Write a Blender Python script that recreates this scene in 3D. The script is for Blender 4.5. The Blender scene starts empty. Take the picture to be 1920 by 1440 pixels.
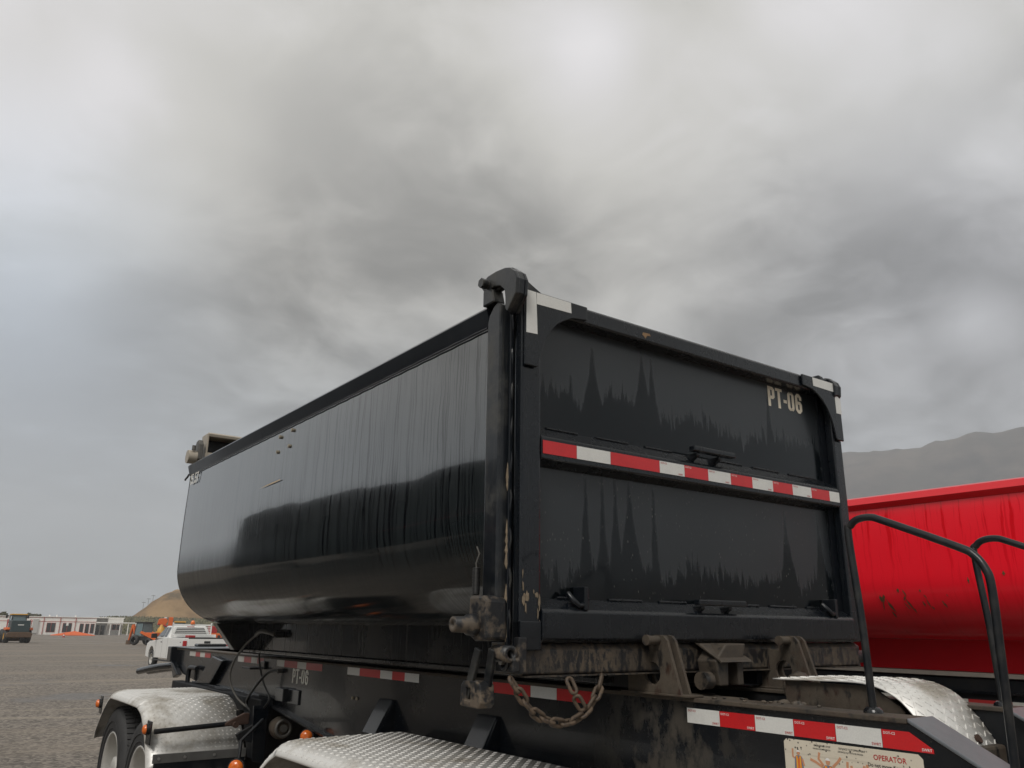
import bpy, bmesh, math, random
from mathutils import Vector, Matrix, noise as mnoise
from mathutils.geometry import tessellate_polygon
random.seed(7)
S = bpy.context.scene
COL = S.collection

# ------------------------------------------------------------------ camera
YAW, PITCH, ROLL = 0.62827, 0.29955, 0.0120
CAM = Vector((-2.4734, -2.3451, 1.70))
def cam_axes(yaw, pit, rol):
    f = Vector((math.sin(yaw)*math.cos(pit), math.cos(yaw)*math.cos(pit), math.sin(pit)))
    r = Vector((math.cos(yaw), -math.sin(yaw), 0)); u = r.cross(f)
    return r*math.cos(rol)+u*math.sin(rol), -r*math.sin(rol)+u*math.cos(rol), f
r_, u_, f_ = cam_axes(YAW, PITCH, ROLL)
cd = bpy.data.cameras.new('camera'); cam = bpy.data.objects.new('camera', cd); COL.objects.link(cam)
cam.matrix_world = Matrix(((r_.x, u_.x, -f_.x, CAM.x), (r_.y, u_.y, -f_.y, CAM.y), (r_.z, u_.z, -f_.z, CAM.z), (0, 0, 0, 1)))
cd.sensor_width = 36; cd.lens = 36*1514.81/1920; cd.clip_start = 0.05; cd.clip_end = 20000
S.camera = cam

# ------------------------------------------------------------------ render settings
S.render.engine = 'CYCLES'
S.view_settings.view_transform = 'Standard'; S.view_settings.look = 'None'
S.view_settings.gamma = 1; S.view_settings.exposure = 0.50; S.view_settings.use_curve_mapping = False
S.cycles.use_denoising = True
S.cycles.max_bounces = 6; S.cycles.diffuse_bounces = 3; S.cycles.glossy_bounces = 4; S.cycles.volume_bounces = 1
S.cycles.caustics_reflective = False; S.cycles.caustics_refractive = False

# ------------------------------------------------------------------ node helper
class G:
    def __init__(s, nt): s.nt = nt
    def n(s, typ, ins=None, **at):
        x = s.nt.nodes.new(typ)
        for k, v in at.items(): setattr(x, k, v)
        for k, v in (ins or {}).items(): s.put(x.inputs[k], v)
        return x
    def put(s, sock, v):
        if isinstance(v, bpy.types.NodeSocket): s.nt.links.new(v, sock)
        else:
            if isinstance(v, (tuple, list)) and sock.type == 'RGBA' and len(v) == 3: v = (*v, 1)
            sock.default_value = v
    def m(s, op, a, b=0.0, c=0.0, clamp=False):
        x = s.n('ShaderNodeMath', operation=op, use_clamp=clamp)
        s.put(x.inputs[0], a); s.put(x.inputs[1], b); s.put(x.inputs[2], c); return x.outputs[0]
    def vm(s, op, a, b=(0, 0, 0)):
        x = s.n('ShaderNodeVectorMath', operation=op); s.put(x.inputs[0], a)
        if op == 'SCALE': s.put(x.inputs['Scale'], b)
        else: s.put(x.inputs[1], b)
        return x.outputs['Value'] if op in ('DOT_PRODUCT', 'LENGTH', 'DISTANCE') else x.outputs[0]
    def sep(s, v):
        x = s.n('ShaderNodeSeparateXYZ', {0: v}); return x.outputs[0], x.outputs[1], x.outputs[2]
    def comb(s, x, y, z): return s.n('ShaderNodeCombineXYZ', {0: x, 1: y, 2: z}).outputs[0]
    def noise(s, vec, scale=5, detail=2, rough=.5, out=0, dist=0.0):
        return s.n('ShaderNodeTexNoise', {'Vector': vec, 'Scale': scale, 'Detail': detail, 'Roughness': rough, 'Distortion': dist}).outputs[out]
    def vor(s, vec, scale=5, out=0, rnd=1.0):
        return s.n('ShaderNodeTexVoronoi', {'Vector': vec, 'Scale': scale, 'Randomness': rnd}).outputs[out]
    def mix(s, f, a, b):
        x = s.n('ShaderNodeMix', data_type='RGBA'); s.put(x.inputs[0], f); s.put(x.inputs[6], a); s.put(x.inputs[7], b); return x.outputs[2]
    def mixf(s, f, a, b):
        x = s.n('ShaderNodeMix'); s.put(x.inputs[0], f); s.put(x.inputs[2], a); s.put(x.inputs[3], b); return x.outputs[0]
    def ss(s, v, lo, hi, a=0.0, b=1.0):       # smoothstep map
        x = s.n('ShaderNodeMapRange', {0: v, 1: lo, 2: hi, 3: a, 4: b}, interpolation_type='SMOOTHSTEP'); return x.outputs[0]
    def lin(s, v, lo, hi, a=0.0, b=1.0):
        x = s.n('ShaderNodeMapRange', {0: v, 1: lo, 2: hi, 3: a, 4: b}); return x.outputs[0]
    def bump(s, h, strength=.3, dist=.01, normal=None):
        x = s.n('ShaderNodeBump', {'Height': h, 'Strength': strength, 'Distance': dist})
        if normal is not None: s.put(x.inputs['Normal'], normal)
        return x.outputs[0]
    def obj(s): return s.n('ShaderNodeTexCoord').outputs['Object']
    def uv(s): return s.n('ShaderNodeTexCoord').outputs['UV']

# ------------------------------------------------------------------ world: overcast cloud deck over a Nishita sky
SKY_GAIN = 0.75
SUN_EL, SUN_AZ = math.radians(46), math.radians(235)     # azimuth clockwise from +Y
W = bpy.data.worlds.new('World'); S.world = W; W.use_nodes = True
W.node_tree.nodes.clear(); g = G(W.node_tree)
D = g.vm('NORMALIZE', g.n('ShaderNodeTexCoord').outputs['Generated'])
dx, dy, dz = g.sep(D)
zc = g.m('MAXIMUM', dz, 0.0)
den = g.m('ADD', zc, 0.30)
P = g.comb(g.m('DIVIDE', dx, den), g.m('DIVIDE', dy, den), 0.0)
warp = g.noise(P, .9, 3, .5, 1)
Pw = g.vm('ADD', P, g.vm('SCALE', g.vm('SUBTRACT', warp, (.5, .5, .5)), .7))
n1 = g.noise(Pw, 1.25, 5, .48)
n2 = g.noise(g.vm('ADD', Pw, (7.3, 2.1, 0)), 3.1, 6, .50)
n2 = g.mixf(.65, n2, g.ss(n2, .36, .66, .22, .78))
n3 = g.noise(g.vm('MULTIPLY', g.vm('ADD', Pw, g.vm('SCALE', g.vm('SUBTRACT', g.noise(P, 3.5, 3, .5, 1), (.5, .5, .5)), .28)), (1.0, 1.25, 1)), 5.0, 8, .60)
lum = g.m('ADD', g.ss(dz, -.02, .75, .332, .56), g.m('MULTIPLY', g.m('SUBTRACT', n1, .5), g.ss(dz, 0, .4, .06, .28)))
lum = g.m('ADD', lum, g.m('MULTIPLY', g.m('SUBTRACT', n2, .5), g.ss(dz, .02, .45, .08, .42)))
lum = g.m('ADD', lum, g.m('MULTIPLY', g.m('SUBTRACT', n3, .5), .27))
# the breaks and the heavy banks of this particular cloud deck: direction, width, weight
for (bx, by, bz), wd, am in [
    ((-.36, .80, .47), .50, .20), ((.002, .824, .567), .20, .13), ((.015, .890, .45), .07, .10), ((.09, .834, .545), .045, .10), ((.16, .80, .50), .07, .05),
    ((.322, .74, .590), .20, -.05), ((.34, .80, .47), .20, -.045), ((.40, .80, .41), .20, -.03), ((.27, .87, .40), .12, -.05),
    ((.496, .588, .639), .10, .15), ((.52, .56, .645), .05, .08), ((.575, .56, .585), .10, .08), ((.56, .62, .54), .08, .05),
    ((.68, .37, .64), .13, .16), ((.655, .40, .65), .05, .08), ((.76, .35, .55), .10, .07), ((.80, .24, .55), .14, .05), ((.69, .50, .53), .05, -.05),
    ((.823, .397, .407), .20, -.035), ((.85, .43, .30), .09, -.05), ((.84, .47, .25), .07, .06), ((.870, .37, .330), .032, .12), ((.89, .345, .315), .035, .09), ((.90, .36, .255), .06, .03),
    ((.69, .60, .40), .28, -.06), ((.13, .94, .32), .12, .02), ((.05, .94, .33), .06, .05), ((.10, .98, .12), .22, -.05), ((.23, .92, .32), .12, -.05)]:
    dd = g.vm('DISTANCE', D, (bx, by, bz))
    wv = g.m('ADD', dd, g.m('ADD', g.m('MULTIPLY', g.m('SUBTRACT', n2, .5), wd*1.3), g.m('MULTIPLY', g.m('SUBTRACT', n3, .5), wd*1.5)))
    lum = g.m('ADD', lum, g.m('MULTIPLY', g.ss(wv, 0.0, wd*1.6, 1.0, 0.0), am))
lum = g.m('MULTIPLY', g.m('MAXIMUM', lum, .12), SKY_GAIN)
# hue: blue-grey low, greenish-grey belly, faint lilac in the bright breaks
hue = g.mix(g.ss(dz, .05, .42), (.88, 1.0, 1.12), (1.02, 1.0, .945))
hue = g.mix(g.ss(lum, .42, .60), hue, (1.01, .99, 1.0))
hue = g.mix(g.m('MULTIPLY', g.ss(g.vm('DISTANCE', D, (.90, .36, .35)), .0, .45, 1, 0), .9), hue, (.975, .99, 1.045))
hue = g.mix(g.m('MULTIPLY', g.ss(g.vm('DISTANCE', D, (.03, .96, .27)), .0, .34, 1, 0), 1.0), hue, (.90, 1.0, 1.13))
cloud = g.vm('MULTIPLY', hue, g.comb(lum, lum, lum))
sky = g.n('ShaderNodeTexSky', sky_type='NISHITA', sun_disc=False, sun_elevation=SUN_EL, sun_rotation=SUN_AZ)
bgs = g.n('ShaderNodeBackground', {0: sky.outputs[0], 1: 0.05})
bgc = g.n('ShaderNodeBackground', {0: cloud, 1: 1.0})
mx = g.n('ShaderNodeMixShader', {0: 0.95, 1: bgs.outputs[0], 2: bgc.outputs[0]})
g.nt.links.new(mx.outputs[0], g.n('ShaderNodeOutputWorld').inputs[0])

sl = bpy.data.lights.new('sun', 'SUN'); sl.energy = 1.5; sl.angle = math.radians(25); sl.color = (1, .96, .9)
sun = bpy.data.objects.new('sun', sl); COL.objects.link(sun)
sd = Vector((math.sin(SUN_AZ)*math.cos(SUN_EL), math.cos(SUN_AZ)*math.cos(SUN_EL), math.sin(SUN_EL)))
sun.rotation_euler = (-sd).to_track_quat('-Z', 'Y').to_euler(); sun.location = (0, 0, 60)

# ------------------------------------------------------------------ the parked trailers stand on ground that tips them half a degree
# (their own axes -> world)
def parked_matrix():
    rt = cam_axes(YAW, 0.293198, ROLL); rw = (r_, u_, f_)
    M = Matrix(((0, 0, 0), (0, 0, 0), (0, 0, 0)))
    for a, b in zip(rw, rt):
        for i in range(3):
            for j in range(3): M[i][j] += a[i]*b[j]
    return Matrix.Translation(CAM) @ M.to_4x4() @ Matrix.Translation(Vector((2.4734, 2.3451, -1.5755)))
TILT = parked_matrix()

# ------------------------------------------------------------------ mesh helper
class MB:
    def __init__(s): s.v = []; s.f = []; s.sm = []; s.uv = None
    def add(s, vs, fs, smooth=False):
        o = len(s.v); s.v += [tuple(p) for p in vs]
        for f in fs: s.f.append(tuple(i+o for i in f)); s.sm.append(smooth)
        return s
    def box(s, x0, x1, y0, y1, z0, z1):
        return s.add([(x0,y0,z0),(x1,y0,z0),(x1,y1,z0),(x0,y1,z0),(x0,y0,z1),(x1,y0,z1),(x1,y1,z1),(x0,y1,z1)],
                     [(0,3,2,1),(4,5,6,7),(0,1,5,4),(1,2,6,5),(2,3,7,6),(3,0,4,7)])
    def prism(s, poly, axis, a, b, holes=()):
        def P(u, w, t): return {'x': (t, u, w), 'y': (u, t, w), 'z': (u, w, t)}[axis]
        loops = [list(poly)]+[list(h) for h in holes]
        flat = [p for l in loops for p in l]; N = len(flat)
        vs = [P(u, w, a) for u, w in flat]+[P(u, w, b) for u, w in flat]
        if holes:
            tr = tessellate_polygon([[Vector((u, w, 0)) for u, w in l] for l in loops])
            fs = [tuple(t) for t in tr]+[tuple(i+N for i in reversed(t)) for t in tr]
        else: fs = [tuple(range(N)), tuple(range(2*N-1, N-1, -1))]
        k = 0
        for l in loops:
            n = len(l)
            for i in range(n): fs.append((k+i, k+(i+1) % n, N+k+(i+1) % n, N+k+i))
            k += n
        return s.add(vs, fs)
    def tube(s, path, r, n=10, closed=False, cap=True):
        pts = [Vector(p) for p in path]; m = len(pts); vs = []; fs = []
        T = []
        for i in range(m):
            a = pts[(i-1) % m] if (closed or i > 0) else pts[i]; b = pts[(i+1) % m] if (closed or i < m-1) else pts[i]
            T.append((b-a).normalized())
        nrm = T[0].orthogonal().normalized()
        for i in range(m):
            nrm = (nrm-T[i]*nrm.dot(T[i])); nrm = nrm.normalized() if nrm.length > 1e-6 else T[i].orthogonal().normalized()
            bi = T[i].cross(nrm); rr = r[i] if isinstance(r, (list, tuple)) else r
            for k in range(n):
                a = 2*math.pi*k/n; vs.append(pts[i]+(nrm*math.cos(a)+bi*math.sin(a))*rr)
        for i in range(m if closed else m-1):
            j = (i+1) % m
            for k in range(n): fs.append((i*n+k, i*n+(k+1) % n, j*n+(k+1) % n, j*n+k))
        s.add(vs, fs, True)
        if cap and not closed:
            s.add(vs[:n], [tuple(reversed(range(n)))]); s.add(vs[-n:], [tuple(range(n))])
        return s
    def cyl(s, p0, p1, r, n=14, r1=None): return s.tube([p0, p1], [r, r if r1 is None else r1], n)
    def lathe(s, prof, axis_o, axis='x', n=32, smooth=True):   # prof: (along, radius)
        o = Vector(axis_o); vs = []; fs = []
        for t, r in prof:
            for k in range(n):
                a = 2*math.pi*k/n; c, d = r*math.cos(a), r*math.sin(a)
                vs.append(o+Vector({'x': (t, c, d), 'y': (c, t, d), 'z': (c, d, t)}[axis]))
        for i in range(len(prof)-1):
            for k in range(n): fs.append((i*n+k, i*n+(k+1) % n, (i+1)*n+(k+1) % n, (i+1)*n+k))
        return s.add(vs, fs, smooth)
    def strip(s, A, B, smooth=True):           # ruled sheet between two polylines
        n = len(A); return s.add(list(A)+list(B), [(i, i+1, n+i+1, n+i) for i in range(n-1)], smooth)
    def sweep(s, prof, a, b, axis='y', caps=True, smooth=False, closed=True):
        def P(u, w, t): return {'x': (t, u, w), 'y': (u, t, w), 'z': (u, w, t)}[axis]
        n = len(prof); vs = [P(u, w, a) for u, w in prof]+[P(u, w, b) for u, w in prof]
        s.add(vs, [(i, (i+1) % n, n+(i+1) % n, n+i) for i in range(n if closed else n-1)], smooth)
        if caps and closed: s.add(vs[:n], [tuple(reversed(range(n)))]); s.add(vs[n:], [tuple(range(n))])
        return s
    def mesh(s, name, off=Vector((0, 0, 0))):
        me = bpy.data.meshes.new(name)
        me.from_pydata([(x-off[0], y-off[1], z-off[2]) for x, y, z in s.v], [], s.f)
        me.polygons.foreach_set('use_smooth', s.sm)
        if s.uv:
            l = me.uv_layers.new(name='UVMap')
            for lo in me.loops: l.data[lo.index].uv = s.uv[lo.vertex_index]
        bm = bmesh.new(); bm.from_mesh(me); bmesh.ops.recalc_face_normals(bm, faces=bm.faces); bm.to_mesh(me); bm.free()
        return me
BASE = {}
def thing(name, label, cat, base=(0, 0, 0), group=None, parked=False, rotz=0.0):
    o = bpy.data.objects.new(name, None); COL.objects.link(o); o.empty_display_size = .2
    o['label'] = label; o['category'] = cat
    if group: o['group'] = group
    BASE[o.name] = Vector(base)
    if parked: o.matrix_world = TILT @ Matrix.Translation(Vector(base))
    else: o.location = base; o.rotation_euler = (0, 0, rotz)
    return o
def root(o):
    while o.parent: o = o.parent
    return o
def part(name, mb, m, parent, bev=0.0, label=None, kind=None, seg=2):
    if isinstance(mb, bpy.types.Mesh): me = mb
    else: me = mb.mesh(name, BASE[root(parent).name])
    if not me.materials: me.materials.append(m)
    o = bpy.data.objects.new(name, me); COL.objects.link(o); o.parent = parent
    if bev:
        b = o.modifiers.new('bevel', 'BEVEL'); b.width = bev; b.segments = seg; b.limit_method = 'ANGLE'; b.angle_limit = math.radians(35)
    if label: o['label'] = label
    if kind: o['kind'] = kind
    return o
def single(name, mb, m, label, cat, base=(0, 0, 0), group=None, parked=False, kind=None, bev=0):
    me = mb.mesh(name, Vector(base)); me.materials.append(m)
    o = bpy.data.objects.new(name, me); COL.objects.link(o)
    if parked: o.matrix_world = TILT @ Matrix.Translation(Vector(base))
    else: o.location = base
    if kind: o['kind'] = kind
    if label: o['label'] = label
    if cat: o['category'] = cat
    if group: o['group'] = group
    if bev:
        b = o.modifiers.new('bevel', 'BEVEL'); b.width = bev; b.segments = 2; b.limit_method = 'ANGLE'; b.angle_limit = math.radians(35)
    return o
def group_part(name, parent, loc):           # a part that is only a holder of its sub-parts (a wheel, a tailgate)
    o = bpy.data.objects.new(name, None); COL.objects.link(o); o.parent = parent; o.empty_display_size = .1
    return o
def arc(cx, cz, r, a0, a1, n):
    return [(cx+r*math.cos(math.radians(a0+(a1-a0)*i/n)), cz+r*math.sin(math.radians(a0+(a1-a0)*i/n))) for i in range(n+1)]
def spline(pts, n=6):
    P = [Vector(p) for p in pts]; out = []
    for i in range(len(P)-1):
        a, b, c, d = P[max(i-1, 0)], P[i], P[i+1], P[min(i+2, len(P)-1)]
        for k in range(n):
            t = k/n; out.append(.5*((2*b)+(c-a)*t+(2*a-5*b+4*c-d)*t*t+(3*b-a-3*c+d)*t**3))
    out.append(P[-1]); return out

# ------------------------------------------------------------------ materials
def mat(name):
    m = bpy.data.materials.new(name); m.use_nodes = True
    nt = m.node_tree; b = nt.nodes['Principled BSDF']; return m, G(nt), b
def setb(g, b, **k):
    for a, v in k.items(): g.put(b.inputs[a.replace('_', ' ')], v)
def simple(name, col, rough=.5, metal=0.0, coat=0.0, var=.12, scale=6.0, bump=0.0, spec=.5):
    m, g, b = mat(name); o = g.obj()
    f = g.noise(o, scale, 5, .6)
    c = g.mix(f, tuple(x*(1-var*1.6) for x in col), tuple(min(1, x*(1+var*1.6)) for x in col))
    setb(g, b, Base_Color=c, Roughness=g.m('ADD', rough-.08, g.m('MULTIPLY', g.noise(o, scale*3, 4, .6), .16)), Metallic=metal, Coat_Weight=coat, Specular_IOR_Level=spec)
    if bump: g.put(b.inputs['Normal'], g.bump(g.noise(o, scale*12, 4, .6), bump, .004))
    return m
M = {}
HAZE = 0.00038
BOXB = Vector((0.33, 2.2, 1.42)); TRB = Vector((0.33, 2.6, -0.125))
def tco(g, base): return g.vm('ADD', g.obj(), tuple(base))

# glossy black paint of the box side: rain runs that follow the shell (UV: metres along, metres down)
m, g, b = mat('wet_black_side_paint'); M['side'] = m
U = g.uv(); u, v, _ = g.sep(U)
w0 = g.m('MULTIPLY', g.m('SUBTRACT', g.noise(g.comb(g.m('MULTIPLY', u, 3.0), g.m('MULTIPLY', v, 1.3), 0), 3.0, 3), .5), .05)
us = g.m('ADD', u, w0)
st1 = g.noise(g.comb(g.m('MULTIPLY', us, 78.0), g.m('MULTIPLY', v, 1.1), 0), 1.0, 3, .6)
st2 = g.noise(g.comb(g.m('MULTIPLY', us, 26.0), g.m('MULTIPLY', v, .7), 4.0), 1.0, 2, .5)
run = g.m('MULTIPLY', g.ss(st1, .50, .56), g.ss(st2, .38, .52))
fade = g.ss(u, 1.2, 4.0, 1.0, .38)
film = g.noise(U, 2.0, 5, .6)
lower = g.ss(v, .58, .78)
dirt = g.m('MULTIPLY', g.m('ADD', .35, g.m('MULTIPLY', film, .65)), g.m('ADD', .75, g.m('MULTIPLY', lower, -.1)))
dry = g.mix(dirt, (.009, .0125, .015), (.026, .031, .032))
col = g.mix(g.m('MULTIPLY', run, fade), dry, (.0012, .0018, .0030))
setb(g, b, Base_Color=col, Roughness=g.m('ADD', .10, g.m('MULTIPLY', run, -.05)), Specular_IOR_Level=g.mixf(lower, .7, .22), Coat_Weight=g.mixf(lower, 1.0, g.m('ADD', .06, g.m('MULTIPLY', run, .26))), Coat_Roughness=g.m('ADD', g.m('ADD', .034, g.m('MULTIPLY', lower, .13)), g.m('MULTIPLY', g.m('MULTIPLY', run, fade), -.015)), Coat_IOR=g.m('SUBTRACT', 1.74, g.m('MULTIPLY', g.m('MULTIPLY', run, fade), .34)))
hb = g.m('ADD', g.m('MULTIPLY', run, .5), g.m('MULTIPLY', st2, .15))
big = g.noise(g.comb(g.m('MULTIPLY', u, .9), g.m('MULTIPLY', v, 1.2), 9), 1.3, 2, .4)
bn = g.bump(hb, .025, .002); bn = g.bump(big, .06, .05, bn)
g.put(b.inputs['Normal'], bn); g.put(b.inputs['Coat Normal'], bn)

# general black equipment paint with dust
def black(name, base, dust=.3, dcol=(.045, .042, .036), rough=.28, scale=3.0, coat=.3, speck=.0, streak=0.0, lowz=None, patch=False):
    m, g, b = mat(name); o = g.vm('ADD', g.obj(), tuple(base)); x, y, z = g.sep(o)
    f = g.ss(g.noise(o, scale, 6, .62), .42, .72)
    fine = g.noise(o, scale*14, 4, .65)
    d = g.m('MULTIPLY', f, g.m('MULTIPLY', dust, g.m('ADD', .4, fine)))
    if streak:
        sv = g.noise(g.vm('MULTIPLY', o, (46, 46, 1.6)), 1.0, 3, .6)
        d = g.m('ADD', d, g.m('MULTIPLY', g.ss(sv, .55, .72), streak))
    if speck:
        vr = g.vor(o, 55, 0); s2 = g.m('MULTIPLY', g.ss(vr, .05, .17, 1, 0), g.ss(g.noise(o, 3.2, 3), .46, .62))
        d = g.m('ADD', d, g.m('MULTIPLY', s2, speck))
    if lowz: d = g.m('ADD', d, g.m('MULTIPLY', g.m('MULTIPLY', g.ss(z, lowz[0], lowz[1], 1, 0), g.ss(fine, .40, .62)), lowz[2]))
    if patch:     # dried splash thrown up over the rear of the rail
        rg_ = g.m('MULTIPLY', g.ss(g.vm('DISTANCE', o, (-.05, -.02, 1.08)), .10, .48, 1, 0), g.ss(g.noise(g.vm('MULTIPLY', o, (1, 1, .6)), 9, 7, .7), .44, .60))
        d = g.m('ADD', d, g.m('MULTIPLY', rg_, .7))
    d = g.m('MINIMUM', d, 1.0)
    setb(g, b, Base_Color=g.mix(d, (.0034, .0052, .0080), dcol), Roughness=g.m('ADD', rough, g.m('MULTIPLY', d, .35)), Specular_IOR_Level=.38, Coat_Weight=g.m('MULTIPLY', g.m('SUBTRACT', 1.0, d), coat), Coat_Roughness=.06)
    g.put(b.inputs['Normal'], g.bump(g.m('ADD', fine, g.m('MULTIPLY', f, .6)), .10, .004))
    return m
M['rail'] = black('rail_black_paint', BOXB, .15, (.02, .02, .024), .30, 5, .2, streak=.2)
M['post'] = black('post_dust_and_skylight', BOXB, .7, (.08, .078, .07), .30, 7, .4, streak=.45)  # dust made paler so the colour carries sky light falling on the post
M['gatef'] = black('gate_frame_paint', BOXB, .16, (.034, .036, .038), .26, 6, .3, streak=.16)
M['skirt'] = black('skirt_black_paint', BOXB, .35, (.06, .055, .047), .22, 2.2, .6, streak=.5)
M['frame'] = black('frame_black_paint', TRB, .14, (.085, .073, .058), .24, 2.4, .35, speck=.6, patch=True)
M['frame_dark'] = black('underframe_black', TRB, .5, (.035, .03, .024), .55, 4, .0)
M['tubeb'] = black('handrail_black', TRB, .5, (.06, .055, .048), .38, 12, .2)

# rear gate panels: rain-beaded film above, dark wet tongues below
def gate_panel(name, edge, spikes, specks, zlow, edge_slope=0.0, hang=False):
    m, g, b = mat(name); o = g.vm('ADD', g.obj(), tuple(BOXB)); x, y, z = g.sep(o)
    wob = g.m('MULTIPLY', g.m('SUBTRACT', g.noise(g.comb(g.m('MULTIPLY', x, 26), g.m('MULTIPLY', z, 9), 0), 1.0, 3), .5), .016)
    xs = g.m('ADD', x, wob)
    tn = g.noise(g.comb(g.m('MULTIPLY', xs, 44), g.m('MULTIPLY', z, 3.2), 2.0), 1.0, 3, .6)
    tl = g.noise(g.comb(g.m('MULTIPLY', x, 3.1), 0.0, 5.0+edge*7), 1.0, 4, .65)
    he = g.m('ADD', g.m('MULTIPLY', g.m('SUBTRACT', tn, .5), g.mixf(tl, .15, .5)), g.m('ADD', edge, g.m('MULTIPLY', g.m('SUBTRACT', tl, .5), .34)))
    he = g.m('ADD', he, g.m('MULTIPLY', x, edge_slope))
    wet = g.ss(g.m('SUBTRACT', he, z), -.022, .020)
    for sx, zt, zb, wd in spikes:
        t = g.m('DIVIDE', g.m('SUBTRACT', zt, z), zt-zb, clamp=False)
        half = g.m('ADD', .004, g.m('MULTIPLY', g.m('POWER', g.m('MAXIMUM', t, 0.0), 1.7), wd))
        on = g.m('MULTIPLY', g.ss(g.m('SUBTRACT', half, g.m('ABSOLUTE', g.m('SUBTRACT', xs, sx))), -.005, .006), g.ss(t, .0, .06))
        wet = g.m('MAXIMUM', wet, on)
    film = g.noise(o, 2.3, 5, .6); fine = g.noise(o, 90, 3, .6)
    c = g.mix(wet, g.mix(film, (.0150, .0185, .0220), (.0250, .0290, .0330)), (.0010, .0028, .0042))
    rg = g.mixf(wet, .30, .16)
    # dried splash marks
    sp = g.vor(g.vm('MULTIPLY', o, (1, 1, .45)), 60, 0)
    spm = g.m('MULTIPLY', g.ss(sp, .06, .2, 1, 0), g.ss(g.noise(o, 3.4, 5, .65), .40, .58))
    spm = g.m('MULTIPLY', spm, specks)
    c = g.mix(g.m('MULTIPLY', spm, .9), c, (.11, .11, .10))
    dk = g.m('MULTIPLY', g.ss(z, zlow, zlow+.22, 1, 0), g.ss(g.noise(o, 22, 5, .65), .40, .60))
    c = g.mix(g.m('MULTIPLY', dk, .75), c, (.004, .0042, .0045))
    setb(g, b, Base_Color=c, Roughness=g.m('ADD', rg, g.m('MULTIPLY', spm, .2)), Specular_IOR_Level=g.mixf(wet, .40, .25), Coat_Weight=g.mixf(wet, .30, .28), Coat_Roughness=g.mixf(wet, .28, .08))
    g.put(b.inputs['Normal'], g.bump(g.m('ADD', g.m('MULTIPLY', wet, -.4), g.m('MULTIPLY', fine, .5)), .08, .002))
    return m
M['panel_u'] = gate_panel('wet_gate_panel_upper', 2.475, [(-.31, 2.72, 2.36, .085), (-.02, 2.76, 2.36, .10), (.04, 2.74, 2.4, .05), (.86, 2.74, 2.33, .05), (-.43, 2.57, 2.4, .02)], .12, 2.2)
M['panel_l'] = gate_panel('wet_gate_panel_lower', 1.80, [(-.36, 2.17, 1.7, .045), (-.27, 2.17, 1.7, .04), (-.12, 2.17, 1.72, .09), (.02, 2.16, 1.7, .03), (.92, 2.14, 1.7, .09), (1.19, 2.16, 1.75, .06), (-.2, 2.17, 1.9, .02)], 1.0, 1.64, edge_slope=.02)

# mud over steel
def muddy(name, base, mud=(.115, .088, .062), steel=(.018, .017, .016), amt=.5, scale=6.0, vert=True, rough=.75, rust=.0):
    m, g, b = mat(name); o = g.vm('ADD', g.obj(), tuple(base))
    p = g.vm('MULTIPLY', o, (1, 1, .45)) if vert else o
    n = g.noise(p, scale*4, 7, .66); f = g.ss(n, .5-.18*amt, .62-.18*amt)
    big = g.ss(g.noise(o, scale*.6, 4, .55), .34, .62)
    f = g.m('MULTIPLY', f, g.mixf(big, .45, 1.0))
    c = g.mix(g.noise(o, scale*9, 4, .6), tuple(x*.62 for x in mud), tuple(x*1.2 for x in mud))
    st = steel
    if rust: st = g.mix(g.m('MULTIPLY', g.ss(g.noise(o, scale*2.2, 5, .6), .44, .62), rust), steel, (.085, .036, .018))
    setb(g, b, Base_Color=g.mix(f, st, c), Roughness=g.mixf(f, .42, rough+.1))
    g.put(b.inputs['Normal'], g.bump(g.m('ADD', n, g.m('MULTIPLY', g.noise(o, scale*30, 3), .4)), .35, .006))
    return m
M['mud'] = muddy('muddy_steel', BOXB, mud=(.10, .078, .056), steel=(.012, .012, .013), amt=.40, scale=11)
M['mud_heavy'] = muddy('caked_mud', TRB, mud=(.12, .094, .068), amt=.75, scale=5, vert=False)
M['mud_frame'] = muddy('muddy_frame', TRB, mud=(.085, .068, .05), amt=.8, scale=7, rust=.4)
M['latch'] = muddy('latch_paint_worn', BOXB, mud=(.16, .125, .09), steel=(.011, .012, .014), amt=.25, scale=3.2, vert=False)
M['chain'] = muddy('rusty_chain', (0, 0, 0), mud=(.12, .085, .056), steel=(.045, .030, .020), amt=.5, scale=16, vert=False)

# bright tread plate
def tread(name, base, dirt=.35):
    m, g, b = mat(name); o = g.vm('ADD', g.obj(), tuple(base))
    f = g.noise(o, 3.5, 6, .62); fi = g.noise(o, 40, 4, .6)
    d = g.m('MULTIPLY', g.ss(f, .44, .68), dirt)
    setb(g, b, Base_Color=g.mix(d, g.mix(fi, (.70, .69, .66), (.82, .81, .78)), (.30, .27, .22)), Metallic=g.mixf(d, .30, .10), Roughness=g.m('ADD', .38, g.m('ADD', g.m('MULTIPLY', fi, .14), g.m('MULTIPLY', d, .3))))
    g.put(b.inputs['Normal'], g.bump(fi, .06, .003)); return m
M['tread'] = tread('tread_plate', TRB, .85); M['tread_dirty'] = tread('tread_plate_splashed', TRB, .9)

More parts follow.
